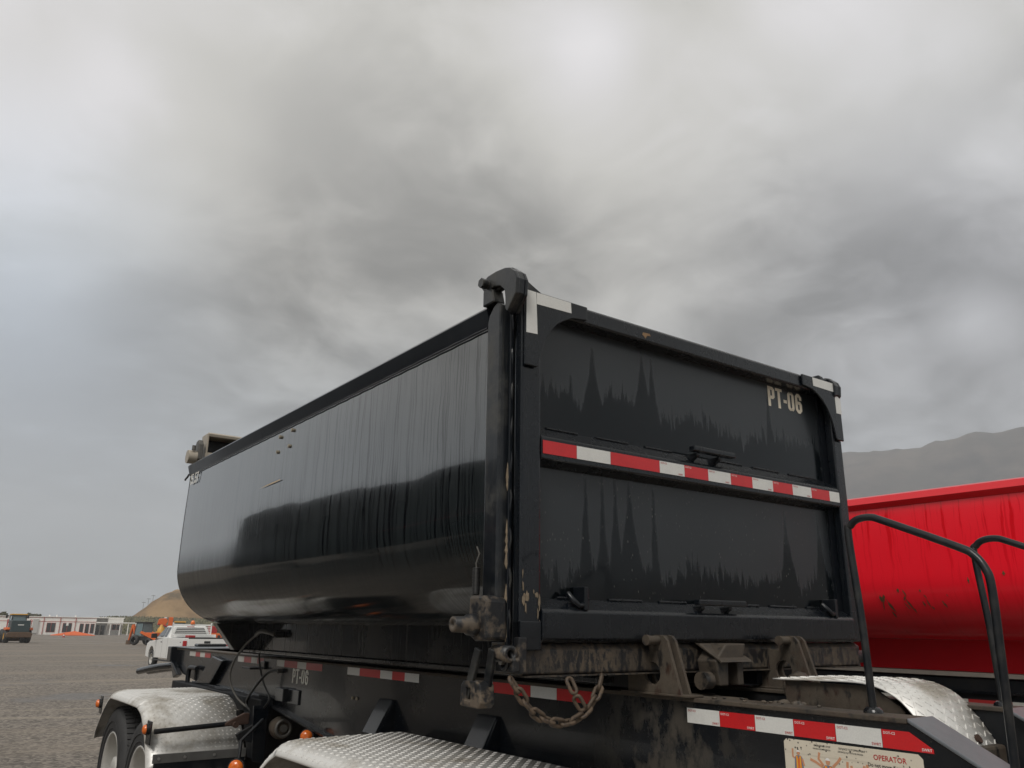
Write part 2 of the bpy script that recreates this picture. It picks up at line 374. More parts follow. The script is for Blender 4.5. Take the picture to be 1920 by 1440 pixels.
def tape(name, col, dots):
    m, g, b = mat(name); o = g.obj(); vr = g.vor(g.vm('MULTIPLY', o, (1, 1, 1)), 260, 0)
    f = g.noise(o, 9, 6, .65); d = g.m('MULTIPLY', g.ss(f, .5, .75), dots)
    setb(g, b, Base_Color=g.mix(d, g.mix(vr, col, tuple(x*.86 for x in col)), tuple(x*.45 for x in col)), Roughness=.34, Coat_Weight=.4, Coat_Roughness=.15); return m
M['tred'] = tape('tape_red', (.62, .012, .016), .25); M['twhite'] = tape('tape_white', (.76, .76, .73), .18)
M['tredd'] = tape('tape_red_dusty', (.40, .03, .03), .5); M['twhited'] = tape('tape_white_dusty', (.55, .54, .50), .4)
M['letter'] = simple('vinyl_letter_cream', (.84, .76, .62), .5, var=.05)
M['letterw'] = simple('vinyl_letter_white', (.74, .72, .66), .5, var=.06, scale=30)
M['print_red'] = simple('print_red', (.45, .02, .02), .5); M['print_white'] = simple('print_white', (.8, .78, .76), .5)
M['print_black'] = simple('print_black', (.02, .02, .02), .5); M['skin'] = simple('print_skin', (.56, .27, .15), .6)
M['vest'] = simple('print_orange', (.70, .16, .03), .6); M['vesty'] = simple('print_yellow', (.75, .50, .05), .6); M['shirt'] = simple('print_grey_blue', (.16, .20, .25), .6)
m, g, b = mat('weathered_decal'); M['decal'] = m; o = g.vm('ADD', g.obj(), tuple(TRB))
sp = g.m('MULTIPLY', g.ss(g.vor(o, 70, 0), .14, .26, 1, 0), g.ss(g.noise(o, 14, 3), .44, .54)); st = g.ss(g.noise(g.vm('MULTIPLY', o, (6, 1, 30)), 1.2, 4, .6), .55, .75)
setb(g, b, Base_Color=g.mix(sp, g.mix(g.m('MULTIPLY', st, .5), (.66, .60, .49), (.36, .31, .24)), (.03, .027, .024)), Roughness=.6)

M['rubber'] = simple('tyre_rubber', (.038, .038, .039), .72, var=.35, scale=5, bump=.2)
M['rubber_dusty'] = simple('tyre_rubber_dusty', (.055, .055, .055), .85, var=.3, scale=4, bump=.25)
M['rim'] = simple('rim_grey_white', (.50, .49, .46), .45, metal=.25, var=.18, scale=7)
M['flap'] = black('mud_flap_rubber', TRB, .5, (.06, .06, .058), .42, 4, .0)
M['gal'] = simple('flat_bar_grey', (.16, .16, .155), .45, metal=.5, var=.2, scale=10)
M['ramp'] = simple('grey_ramp_plate', (.14, .152, .165), .36, metal=.2, var=.12, scale=8)
M['hose'] = simple('rubber_hose', (.02, .02, .02), .4, var=.2); M['hose_grey'] = simple('dusty_hose', (.10, .095, .085), .55, var=.2)
M['amber'] = simple('amber_lens', (.75, .16, .02), .25, coat=.6, var=.1)
M['bolt'] = simple('bolt_dusty_brass', (.33, .29, .22), .5, metal=.3, var=.3, scale=60)
M['rust'] = simple('rusty_steel', (.055, .030, .021), .8, var=.5, scale=18, bump=.4)
M['tan'] = simple('tarp_housing_tan', (.40, .355, .29), .5, metal=.2, var=.15, scale=12)
M['bare'] = simple('dull_cast_steel', (.12, .115, .105), .5, metal=.4, var=.25, scale=25)
M['scratch'] = simple('scratch_primer', (.50, .36, .20), .7, var=.15)
M['mudchip'] = simple('pale_mud_and_primer', (.21, .165, .115), .85, var=.45, scale=60, bump=.3)
M['spot'] = simple('rust_spot', (.24, .15, .08), .8, var=.4, scale=80)

# red box paint: drip marks, scraped patches
m, g, b = mat('wet_red_paint'); M['red'] = m; U = g.uv(); u, v, _ = g.sep(U)
w0 = g.m('MULTIPLY', g.m('SUBTRACT', g.noise(g.comb(g.m('MULTIPLY', u, 6), g.m('MULTIPLY', v, 4), 0), 1.0, 3), .5), .05)
s1 = g.noise(g.comb(g.m('MULTIPLY', g.m('ADD', u, w0), 26), g.m('MULTIPLY', v, 1.2), 0), 1.0, 3, .6)
s2 = g.noise(g.comb(g.m('MULTIPLY', g.m('ADD', u, w0), 60), g.m('MULTIPLY', v, 2.0), 3), 1.0, 2, .6)
run = g.m('MULTIPLY', g.m('MAXIMUM', g.ss(s1, .55, .62), g.m('MULTIPLY', g.ss(s2, .58, .66), .6)), g.ss(v, .05, .7, 1, .25))
setb(g, b, Base_Color=g.mix(run, (.92, .014, .03), (.72, .005, .012)), Roughness=g.m('ADD', .26, g.m('MULTIPLY', run, -.14)), Coat_Weight=.45, Coat_Roughness=g.m('ADD', .12, g.m('MULTIPLY', run, -.09)))
M['red2'] = simple('red_rail_paint', (.76, .012, .024), .32, coat=.5, var=.04)
M['scrape'] = simple('scraped_to_primer', (.10, .06, .022), .8, var=.5, scale=40)
M['sill_white'] = simple('dirty_white_sill', (.42, .39, .34), .65, var=.2, scale=8)

# background things
M['white'] = simple('white_car_paint', (.78, .78, .76), .3, coat=.5, var=.03)
M['glass'] = simple('dark_glass', (.02, .024, .026), .08, coat=.5, var=.1)
M['tail'] = simple('tail_lamp_red', (.42, .008, .012), .22, coat=.6, var=.1)
M['blackp'] = simple('black_plastic', (.02, .02, .021), .55, var=.1)
M['chrome'] = simple('bright_wheel', (.55, .55, .54), .3, metal=.8, var=.2)
M['wallw'] = simple('white_cladding', (.88, .86, .82), .6, var=.04, scale=.6)
M['wallg'] = simple('grey_porch_wall', (.50, .49, .47), .7, var=.06, scale=.8)
M['trimred'] = simple('red_trim', (.42, .05, .035), .6, var=.08)
M['tent'] = simple('orange_canvas', (.66, .12, .025), .65, var=.08, scale=1.2)
M['orange'] = simple('orange_machine_paint', (.65, .13, .025), .45, var=.12, scale=3)
M['yellow'] = simple('yellow_machine_paint', (.62, .33, .05), .45, var=.12, scale=3)
M['teal'] = simple('dark_teal_hood', (.035, .055, .06), .4, var=.15, scale=2)
M['brown'] = simple('brown_counterweight', (.10, .06, .035), .6, var=.25, scale=3)
M['cabglass'] = simple('cab_glass', (.12, .17, .18), .12, coat=.5, var=.2)
M['mach_red'] = simple('machine_red', (.36, .02, .02), .5, var=.1)
M['leaf'] = simple('scrub_leaf', (.085, .082, .035), .8, var=.5, scale=1.5)
M['bark'] = simple('scrub_bark', (.07, .055, .04), .9, var=.3)

# ground: wet gravel yard
m, g, b = mat('gravel_yard'); M['ground'] = m; o = g.obj()
st = g.vor(o, 17, 1); sd_ = g.vor(o, 17, 0); s3 = g.noise(o, 9, 6, .8)
lum = g.m('ADD', g.m('MULTIPLY', g.sep(st)[0], .6), g.m('MULTIPLY', s3, .4))
big = g.noise(o, .16, 5, .6); trk = g.noise(g.vm('MULTIPLY', o, (.025, .13, 1)), 1.0, 7, .62)
c = g.mix(g.ss(lum, .18, .85), (.058, .050, .042), (.30, .262, .222))
c = g.mix(g.m('MULTIPLY', g.ss(big, .35, .7), .35), c, (.18, .156, .13))
c = g.mix(g.m('MULTIPLY', g.ss(trk, .50, .62), .6), c, (.25, .21, .165))
gx, gy, _ = g.sep(o)
wv = g.m('MULTIPLY', g.m('SUBTRACT', g.noise(g.vm('MULTIPLY', o, (.06, .06, 1)), 1.0, 4, .55), .5), 5.0)
brk = g.ss(g.noise(o, .9, 5, .65), .36, .56)
for a0, sl_, wd_ in ((17.0, -.12, .16), (18.9, -.12, .16), (27.5, .10, .2), (29.3, .10, .2), (44, -.05, .25), (46, -.05, .25), (66, .04, .5), (95, -.03, .8)):
    dd_ = g.m('ABSOLUTE', g.m('SUBTRACT', g.m('ADD', gy, wv), g.m('ADD', a0, g.m('MULTIPLY', gx, sl_))))
    c = g.mix(g.m('MULTIPLY', g.m('MULTIPLY', g.ss(dd_, wd_*.5, wd_*1.6, 1, 0), brk), .55), c, (.30, .26, .205))
pud = g.ss(g.noise(g.vm('ADD', o, (31, 7, 0)), .11, 4, .55), .60, .66)
c = g.mix(g.m('MULTIPLY', pud, .55), c, (.075, .066, .057))
setb(g, b, Base_Color=c, Roughness=g.mixf(pud, .85, .45))
g.put(b.inputs['Normal'], g.bump(g.m('ADD', g.m('MULTIPLY', sd_, -1.0), s3), .45, .02))
def land(name, c1, c2, scale, c3=None):
    m, g, b = mat(name); o = g.obj(); n = g.noise(o, scale, 8, .65); n2 = g.noise(g.vm('MULTIPLY', o, (1, 1, .3)), scale*5, 6, .65)
    c = g.mix(g.ss(g.m('ADD', g.m('MULTIPLY', n, .6), g.m('MULTIPLY', n2, .4)), .38, .62), c1, c2)
    if c3: c = g.mix(g.ss(g.noise(o, scale*2.2, 5, .6), .52, .66), c, c3)
    setb(g, b, Base_Color=c, Roughness=.95, Specular_IOR_Level=.1); g.put(b.inputs['Normal'], g.bump(n2, .25, 1.0)); return m
M['hill'] = land('dry_grass_hill', (.16, .10, .05), (.30, .20, .105), .03, (.12, .09, .055))
M['field'] = land('olive_scrub', (.10, .095, .045), (.19, .17, .085), .08, (.07, .07, .035))
M['mountain'] = land('mountain_slope', (.06, .06, .067), (.12, .108, .103), .006, (.08, .078, .08))
# ================================================================== setting
def struct(name, mb, m, kind='structure'):
    o = single(name, mb, m, None, None, kind=kind); return o
def grid(x0, x1, nx, y0, y1, ny, h):
    vs = []; fs = []
    for j in range(ny+1):
        for i in range(nx+1):
            x = x0+(x1-x0)*i/nx; y = y0+(y1-y0)*j/ny; vs.append((x, y, h(x, y)))
    for j in range(ny):
        for i in range(nx): a = j*(nx+1)+i; fs.append((a, a+1, a+nx+2, a+nx+1))
    return MB().add(vs, fs, True)
def lerp(tab, x):
    if x <= tab[0][0]: return tab[0][1]
    for (a, p), (b, q) in zip(tab, tab[1:]):
        if x <= b: return p+(q-p)*(x-a)/(b-a)
    return tab[-1][1]
def sstep(a, b, x): t = min(1, max(0, (x-a)/(b-a))); return t*t*(3-2*t)
def fbm(x, y, z=0.0, o=5):
    return mnoise.fractal(Vector((x, y, z)), 1.0, 2.1, o)
struct('ground', grid(-2900, 2900, 8, -2900, 2900, 8, lambda x, y: 0.0), M['ground'])
struct('scrub_field', grid(52, 420, 60, 292, 430, 24, lambda x, y: -.3+6.8*sstep(292, 425, y)*sstep(50, 75, x-.02*(y-292))+.5*fbm(x*.08, y*.08)), M['field'])
HR = [(82, 0), (86, 5.0), (88.4, 6.5), (93.1, 10.1), (99, 15.0), (104, 18.7), (108, 20.2), (112, 20.5), (125, 18.5), (140, 21), (180, 26), (260, 22), (420, 8)]
def hill_h(x, y):
    t = sstep(396, 437, y)*(1-.8*sstep(520, 700, y)); xx = x-(y-436)*.22
    rid = 1.6*fbm(x*.06+y*.02, y*.012, 3)*t+1.3*fbm(x*.22, y*.05, 8)*t
    return lerp(HR, xx)*t*(1+.04*fbm(x*.02, y*.02, 1))+rid-.5
struct('hill', grid(76, 480, 130, 392, 700, 70, hill_h), M['hill'])
RID = [(20, 40), (30, 110), (40, 190), (48, 260), (54, 300), (59.1, 317), (61.4, 309), (63.3, 314), (64.6, 324), (67.5, 328), (69.2, 332), (75, 335), (90, 300), (110, 240), (140, 60)]
mb = MB(); vs = []; fs = []; NA, NR = 260, 34
for j in range(NR+1):
    rr = 760+1150*j/NR
    for i in range(NA+1):
        az = 20+120*i/NA; a = math.radians(az); e = lerp(RID, az)*.975
        cross = sstep(760, 1500, rr)**1.15 if rr < 1500 else 1-.25*sstep(1500, 1900, rr)
        x, y = CAM.x+rr*math.sin(a), CAM.y+rr*math.cos(a)
        spur = 26*fbm(x*.006, y*.006, 2, 6)*cross*(1.0 if rr < 1420 else .12)
        vs.append((x, y, e*cross+spur-3+2.0*fbm(az*1.3, 1, 5)*cross))
for j in range(NR):
    for i in range(NA): a = j*(NA+1)+i; fs.append((a, a+1, a+NA+2, a+NA+1))
struct('mountain', mb.add(vs, fs, True), M['mountain'])

def pylon(x, y, z, h, lab):
    t = thing('power_pole', lab, 'pole', (x, y, z), 'power poles on the hill'); mb = MB()
    mb.tube([(x, y, z-1), (x, y, z+h)], [.09, .06], 6); part('post', mb, M['bark'], t)
    part('crossarm', MB().box(x-.9, x+.9, y-.08, y+.08, z+h*.9, z+h*.9+.16), M['bark'], t)
pylon(94.5, 438, 10.0, 4.6, 'leftmost thin power pole on the shoulder of the hill')
pylon(96.6, 438, 11.8, 4.6, 'middle thin power pole on the shoulder of the hill')
pylon(98.6, 438, 13.4, 4.6, 'rightmost thin power pole on the shoulder of the hill')

# scrub trees behind the office
def leafy(name, label, x, y, rx, h, n, seed, group):
    rnd = random.Random(seed); t = thing(name, label, 'tree', (x, y, 0), group)
    mb = MB(); mb.tube([(x, y, 0), (x+.1, y, h*.35), (x-.1, y, h*.7)], [.22, .16, .06], 7)
    for k in range(5):
        a = rnd.uniform(0, 6.28); mb.tube([(x, y, h*.3), (x+math.cos(a)*rx*.6, y+math.sin(a)*rx*.6, h*rnd.uniform(.55, .85))], [.1, .03], 5)
    part('trunk', mb, M['bark'], t)
    cl = [(rnd.uniform(-.75, .75)*rx, rnd.uniform(-.6, .6)*rx, h*rnd.uniform(.45, .92), rnd.uniform(.25, .5)*rx) for _ in range(11)]
    mb = MB()
    for k in range(n):
        cx, cy, cz, cr = rnd.choice(cl); d = Vector((rnd.gauss(0, 1), rnd.gauss(0, 1), rnd.gauss(0, 1))).normalized()*cr*rnd.uniform(.5, 1.05)
        p = Vector((x+cx, y+cy, cz))+Vector((d.x, d.y, d.z*.7)); a = Vector((rnd.gauss(0, 1), rnd.gauss(0, 1), rnd.gauss(0, 1))).normalized()*rnd.uniform(.14, .3)
        q = a.orthogonal()*rnd.uniform(.4, .8); mb.add([p-a, p+q, p+a, p-q], [(0, 1, 2, 3)])
    part('crown', mb, M['leaf'], t)
leafy('scrub_tree', 'pale scrub tree behind the office roof, left of the wheel loader cab', 20.8, 268, 1.5, 5.9, 900, 1, 'scrub trees behind the office')
leafy('scrub_tree', 'scrub tree behind the office roof, just right of the wheel loader', 24.6, 270, 1.3, 5.5, 800, 2, 'scrub trees behind the office')
leafy('scrub_tree', 'widest scrub tree above the office roof, over the grey cabinet', 28.6, 270, 1.9, 5.8, 1100, 3, 'scrub trees behind the office')
rnd = random.Random(5)
mb = MB()
for k in range(6500):
    y = rnd.uniform(296, 428); x = rnd.uniform(56, 200); z = -.3+6.8*sstep(292, 425, y)*sstep(50, 75, x-.02*(y-292))
    for q in range(2):
        p = Vector((x+rnd.gauss(0, .5), y+rnd.gauss(0, .5), z+rnd.uniform(0, .9))); a = Vector((rnd.gauss(0, 1), rnd.gauss(0, 1), rnd.gauss(0, .6))).normalized()*rnd.uniform(.2, .55)
        b_ = a.orthogonal()*.7; mb.add([p-a, p+b_, p+a, p-b_], [(0, 1, 2, 3)])
so = single('scrub_bushes', mb, M['leaf'], 'low olive scrub covering the slope below the hill', 'scrub', kind='stuff')

# ------------------------------------------------------------------ office building
OB = thing('office_building', 'long white single-storey office with red trim and covered porch', 'building', (32, 257, 0))
part('wall', MB().box(14, 42.9, 257, 266, 0, 4.55), M['wallw'], OB)
part('wall', MB().box(42.9, 46.0, 259.2, 266, 0, 4.55), M['wallg'], OB, label='grey recessed entrance wall')
part('wall', MB().box(46.0, 50.0, 257.3, 266, 0, 4.55), M['wallw'], OB)
rf = part('roof', MB().box(13.8, 50.2, 256.8, 266.2, 4.55, 4.72), M['wallw'], OB)
for x in (31.2, 33.0, 37.6): part('roof_vent', MB().cyl((x, 258, 4.7), (x, 258, 5.15), .16, 8), M['wallw'], rf)
part('trim_strip', MB().box(14, 42.9, 256.93, 257.0, 3.36, 3.46), M['trimred'], OB)
part('trim_strip', MB().box(14, 42.9, 256.93, 257.0, 4.36, 4.42), M['trimred'], OB)
for x in (29.9, 33.9, 37.7): part('downpipe', MB().box(x-.06, x+.06, 256.8, 256.93, 0.1, 4.55), M['trimred'], OB)
def window(x0, x1, z0, z1, y=257, mull=True):
    f = part('window', MB().box(x0-.07, x1+.07, y-.10, y+.02, z0-.07, z1+.07), M['trimred'], OB)
    if mull:
        xm = (x0+x1)/2
        part('pane', MB().box(x0, xm-.06, y-.14, y-.02, z0, z1), M['glass'], f); part('pane', MB().box(xm+.06, x1, y-.14, y-.02, z0, z1), M['glass'], f)
    else: part('pane', MB().box(x0, x1, y-.14, y-.02, z0, z1), M['glass'], f)
window(30.8, 32.8, .7, 3.0); window(34.7, 36.8, .7, 3.0)
window(38.9, 39.75, .5, 2.9, mull=False); window(40.3, 41.15, .5, 2.9, mull=False); window(41.65, 42.45, .5, 2.9, mull=False)
window(47.3, 48.1, 1.5, 2.8, 257.3, False); window(48.5, 49.3, 1.5, 2.8, 257.3, False)
for x in (43.3, 44.7):
    d = part('door', MB().box(x, x+.95, 259.08, 259.22, 0.02, 2.6), M['glass'], OB); part('door_handle', MB().box(x+.1, x+.16, 259.0, 259.08, 1.0, 1.4), M['wallw'], d)
part('electrical_cabinet', MB().box(27.3, 28.7, 256.6, 257, .3, 4.0), M['wallg'], OB, bev=.03)
pr = part('porch_roof', MB().box(42.9, 52.9, 252.6, 257.0, 3.15, 3.42), M['wallw'], OB, bev=.03)
for x in (45.9, 48.4, 50.5, 52.5): part('porch_post', MB().box(x-.11, x+.11, 252.75, 252.97, 0, 3.15), M['wallw'], OB)
part('lamp_housing', MB().box(52.25, 52.75, 252.45, 252.75, 2.55, 3.0), M['wallw'], OB, bev=.02)
part('wall_sign', MB().box(35.45, 36.0, 256.75, 256.9, 2.35, 3.15), M['wallw'], OB)
part('noticeboard', MB().box(43.0, 43.25, 258.9, 259.19, .4, 2.2), M['teal'], OB)

# orange canopy lying low before the office
TB = thing('canopy_tent', 'orange peaked canvas canopy sitting low in front of the office', 'tent', (32.8, 227.5, 0))
ap = (33.2, 227.4, 1.05); cs = [(27.9, 225.4, .06), (37.6, 225.6, .06), (38.0, 229.8, .06), (28.4, 229.8, .06)]
for k in range(4):
    a, b_ = cs[k], cs[(k+1) % 4]; mid = tuple((p+q)/2 for p, q in zip(a, b_)); mid = (mid[0], mid[1]+.0, .16)
    part('canvas_panel', MB().add([a, mid, b_, ap, (a[0], a[1], -.02), (b_[0], b_[1], -.02), (mid[0], mid[1], -.02)], [(0, 1, 3), (1, 2, 3), (0, 4, 6, 1), (1, 6, 5, 2)]), M['tent'], TB)
part('peak_pole', MB().cyl((33.2, 227.4, 0), (33.2, 227.4, 1.2), .05, 8), M['trimred'], TB)
CN = thing('traffic_cone', 'small red and white cone standing alone on the gravel', 'cone', (24.3, 181.3, 0))
part('base', MB().box(24.05, 24.55, 181.05, 181.55, 0, .05), M['mach_red'], CN); part('cone', MB().cyl((24.3, 181.3, .05), (24.3, 181.3, .72), .2, 12, .04), M['mach_red'], CN); part('band', MB().cyl((24.3, 181.3, .32), (24.3, 181.3, .5), .145, 12, .10), M['white'], CN)
# ================================================================== black dump box (trailer axes: x across, y forward, z up)
BX = thing('dump_box', 'long glossy black dump box with rounded bottom, riding on the trailer', 'dump box', BOXB, parked=True)
CX = 0.33
def mir(p): return (2*CX-p[0],)+tuple(p[1:])
prof = [(-.765, 2.73), (-.768, 2.60), (-.772, 2.45), (-.774, 2.30), (-.774, 2.15)]+arc(-.356, 2.0, .418, 180, 270, 22)+[(-.30, 1.582), (-.24, 1.582)]
def shell(pr, y0, y1, ny, wob):
    s = [0]
    for a, b_ in zip(pr, pr[1:]): s.append(s[-1]+math.dist(a, b_))
    mb = MB(); vs = []; uv = []; fs = []; n = len(pr)
    for j in range(ny+1):
        y = y0+(y1-y0)*j/ny
        for i, (x, z) in enumerate(pr):
            d = wob*mnoise.noise(Vector((y*1.1, s[i]*1.3, 2.0)))*min(1, s[i]*4)*max(0, min(1, (y1-y)*1.2-.25, (y-y0)*3))
            vs.append((x+d, y, z)); uv.append((y, s[i]))
    for j in range(ny):
        for i in range(n-1): a = j*n+i; fs.append((a, a+1, a+n+1, a+n))
    mb.add(vs, fs, True); mb.uv = uv; return mb
part('side_shell', shell(prof, .10, 4.40, 60, .006), M['side'], BX)
part('side_shell', shell([mir((x, z))[:2] if False else (2*CX-x, z) for x, z in prof], .10, 4.40, 20, .003), M['side'], BX)
part('floor', MB().box(-.24, 2*CX+.24, .1, 4.38, 1.584, 1.60), M['skirt'], BX)
hw = [(x, z) for x, z in prof]; full = hw+[(2*CX-x, z) for x, z in reversed(hw)]
part('front_wall', MB().prism(full, 'y', 4.385, 4.41), M['gatef'], BX)
for s in (0, 1):
    r = [(-.766, 2.722), (-.787, 2.797), (-.780, 2.808), (-.705, 2.808), (-.690, 2.795), (-.690, 2.735), (-.74, 2.722)]
    if s: r = [(2*CX-x, z) for x, z in r]
    part('top_rail', MB().sweep(r, .155, 4.43), M['rail'], BX)
# bead under the rail
part('rail_weld', MB().tube([(-.7755, .16+.05*k, 2.7215+.0012*((k*7) % 3-1)) for k in range(86)], .004, 6), M['post'], BX)
# rear corner posts with rounded heads
for s in (0, 1):
    pp = [(.150, 1.66), (.150, 2.735), (.140, 2.765), (.112, 2.795), (.085, 2.808), (.060, 2.79), (.060, 1.66)]
    xa, xb = (-.785, -.735) if not s else (2*CX+.735, 2*CX+.785)
    part('corner_post', MB().prism(pp, 'x', xa, xb), M['post'], BX, bev=.008)
part('seal_strip', MB().box(-.745, -.728, .047, .062, 1.45, 2.80), M['rail'], BX, bev=.003)
# wavy caulk/weld bead running down beside the seal
part('weld_bead', MB().tube([(-.7335+.002*math.sin(k*1.7), .052+.004*math.sin(k*.9), 1.5+k*.02) for k in range(64)], [.0045+.0025*abs(math.sin(k*2.3)) for k in range(64)], 6), M['post'], BX)

# subframe skirt under the shell, and its lip
for x0, x1 in ((-.18, -.165), (2*CX+.165, 2*CX+.18)):
    k = part('skirt', MB().box(x0, x1, .16, 4.36, 1.395, 1.586), M['skirt'], BX, bev=.003)
    part('skirt_lip', MB().box(min(x0, x1)-.03, max(x0, x1)+.03, .16, 4.36, 1.372, 1.392), M['skirt'], k, bev=.003)
part('longitudinal_rail', MB().box(-.055, .045, .05, 4.5, 1.352, 1.58), M['frame_dark'], BX); part('longitudinal_rail', MB().box(.61, .71, .05, 4.5, 1.352, 1.58), M['frame_dark'], BX)
part('front_shoe', MB().prism([(-.46, 1.584), (-.30, 1.385), (.96, 1.385), (1.12, 1.584)], 'y', 4.30, 4.40), M['skirt'], BX, bev=.006)
for x in (-.22, -.10):
    part('roller_bracket', MB().prism([(4.40, 1.56), (4.58, 1.50), (4.62, 1.38), (4.40, 1.38)], 'x', x, x+.018), M['frame_dark'], BX, bev=.003)
part('roller', MB().cyl((-.20, 4.52, 1.43), (-.085, 4.52, 1.43), .05, 14), M['bare'], BX)
# four bolts and a long scratch on the side
for y, z in ((2.215, 2.688), (2.411, 2.681), (2.244, 2.596), (2.433, 2.591)):
    part('bolt', MB().cyl((-.767, y, z), (-.779, y, z), .011, 6), M['bolt'], BX)
part('paint_scratch', MB().add([(-.7795, 2.675, 2.393), (-.7795, 2.55, 2.3965), (-.7795, 2.45, 2.3975), (-.7795, 2.322, 2.401), (-.7795, 2.322, 2.406), (-.7795, 2.45, 2.404), (-.7795, 2.55, 2.4015)], [(0, 1, 2, 3, 4, 5, 6)]), M['scratch'], BX, label='pale diagonal scratch in the black paint')

# block lettering
def glyphs(txt):
    W_, T = .46, .185; out = []; x = 0.0
    def rr(x0, x1, y0, y1, r=.14, n=4):
        pts = []
        for cx, cy, a in ((x1-r, y1-r, 0), (x0+r, y1-r, 90), (x0+r, y0+r, 180), (x1-r, y0+r, 270)):
            for k in range(n+1):
                q = math.radians(a+90*k/n); pts.append((cx+r*math.cos(q), cy+r*math.sin(q)))
        return pts
    for ch in txt:
        h = T/2
        if ch == 'P': out += [(x, [(h, 0), (h, 1)], 0), (x, [(h, 1-h), (W_-h-.06, 1-h), (W_-h, 1-h-.06), (W_-h, .52), (W_-h-.06, .46), (h, .46)], 0)]; x += W_+.05
        elif ch == 'T': out += [(x, [(0, 1-.075), (W_-.02, 1-.075)], 2), (x, [((W_-.02)/2, 0), ((W_-.02)/2, .9)], 0)]; x += W_+.03
        elif ch == '-': out += [(x+.02, [(0, .42), (.22, .42)], 0)]; x += .29
        elif ch == '.': out += [(x, [(h, 0), (h, .17)], 0)]; x += .25
        elif ch == '0': out += [(x, rr(h, W_-h, h*.8, 1-h*.8), 1)]; x += W_+.06
        elif ch == '6': out += [(x, [(W_-h, .68), (W_-h, 1-h-.09), (W_-h-.1, 1-h*.8), (h+.1, 1-h*.8), (h, 1-h-.09), (h, h+.09), (h+.1, h*.8), (W_-h-.1, h*.8), (W_-h, h+.09), (W_-h, .45), (W_-h-.06, .53), (h, .53)], 0)]; x += W_+.06
        elif ch == '1': out += [(x, [(.23, 0), (.23, 1)], 0), (x, [(.02, .8), (.2, .86)], 2)]; x += .40
        elif ch == '5': out += [(x, [(W_-.02, 1-.075), (h, 1-.075), (h, .52)], 2), (x, [(h, .55), (W_-h-.06, .55), (W_-h, .48), (W_-h, h+.09), (W_-h-.1, h*.8), (h+.08, h*.8), (h, h+.08), (h, .28)], 0)]; x += W_+.06
        elif ch == '7': out += [(x, [(0, 1-.085), (W_-h-.03, 1-.085)], 2), (x, [(W_-h-.02, 1), (W_-h-.10, .55), (h+.06, 0)], 0)]; x += W_+.04
    return out, x
def lettering(txt, P, height, width, tk=1.0):
    """P(u,v) -> 3d point; u across, v up, metres"""
    gl, tot = glyphs(txt); mbs = []; sx = width/tot
    cur = MB(); lastx = None
    for gx, path, fl in gl:
        if lastx is not None and gx != lastx: mbs.append(cur); cur = MB()
        lastx = gx; T = (.165 if fl != 2 else .145)*tk; n = len(path); L = []; R_ = []; closed = fl == 1
        for i in range(n):
            a = Vector(path[(i-1) % n] if (closed or i) else path[i]); b_ = Vector(path[(i+1) % n] if (closed or i < n-1) else path[i]); p = Vector(path[i])
            d1 = (p-a).normalized() if (p-a).length > 1e-6 else (b_-p).normalized(); d2 = (b_-p).normalized() if (b_-p).length > 1e-6 else d1
            t = (d1+d2).normalized(); nn = Vector((-t.y, t.x)); k = T/2/max(.5, nn.dot(Vector((-d1.y, d1.x)))); L.append(p+nn*k); R_.append(p-nn*k)
        if closed: L.append(L[0]); R_.append(R_[0])
        cur.strip([P((gx+q.x)*sx, q.y*height) for q in L], [P((gx+q.x)*sx, q.y*height) for q in R_], False)
    mbs.append(cur); return mbs
for mbx in lettering('15.57', lambda u, v: (-.7775, 4.35-u, 2.634+v), .084, .235, .8): part('letter', mbx, M['letterw'], BX)

# ------------------------------------------------------------------ rear gate
GT = group_part('tailgate', BX, None)
XL, XR = -.724, 2*CX+.724
part('gate_post', MB().box(XL, -.632, .0, .046, 1.53, 2.84), M['gatef'], GT, bev=.007)
part('gate_post', MB().box(1.31, XR, .0, .046, 1.53, 2.84), M['gatef'], GT, bev=.007)
part('gate_post_back', MB().box(XL+.012, -.60, .046, .10, 1.53, 2.80), M['rail'], GT); part('gate_post_back', MB().box(1.27, XR-.012, .046, .10, 1.53, 2.80), M['rail'], GT)
part('top_bar', MB().sweep([(-.004, 2.785), (-.004, 2.838), (.006, 2.850), (.09, 2.850), (.10, 2.84), (.10, 2.775), (.0, 2.775)], XL, XR, axis='x'), M['gatef'], GT, bev=.004)
part('upper_panel', MB().box(-.632, 1.31, .062, .075, 2.18, 2.80), M['panel_u'], GT)
part('lower_panel', MB().box(-.632, 1.31, .062, .075, 1.55, 2.22), M['panel_l'], GT)
part('cross_bar', MB().prism([(-.001, 2.19), (-.001, 2.27), (.006, 2.279), (.061, 2.322), (.061, 2.166), (.004, 2.182)], 'x', -.630, 1.309), M['gatef'], GT, bev=.004)
part('bottom_bar', MB().prism([(-.012, 1.54), (-.012, 1.632), (-.004, 1.642), (.061, 1.682), (.061, 1.528), (.0, 1.528)], 'x', -.631, 1.309), M['gatef'], GT, bev=.004)
part('post_foot', MB().box(XL, -.632, -.008, .046, 1.50, 1.60), M['gatef'], GT, bev=.005)
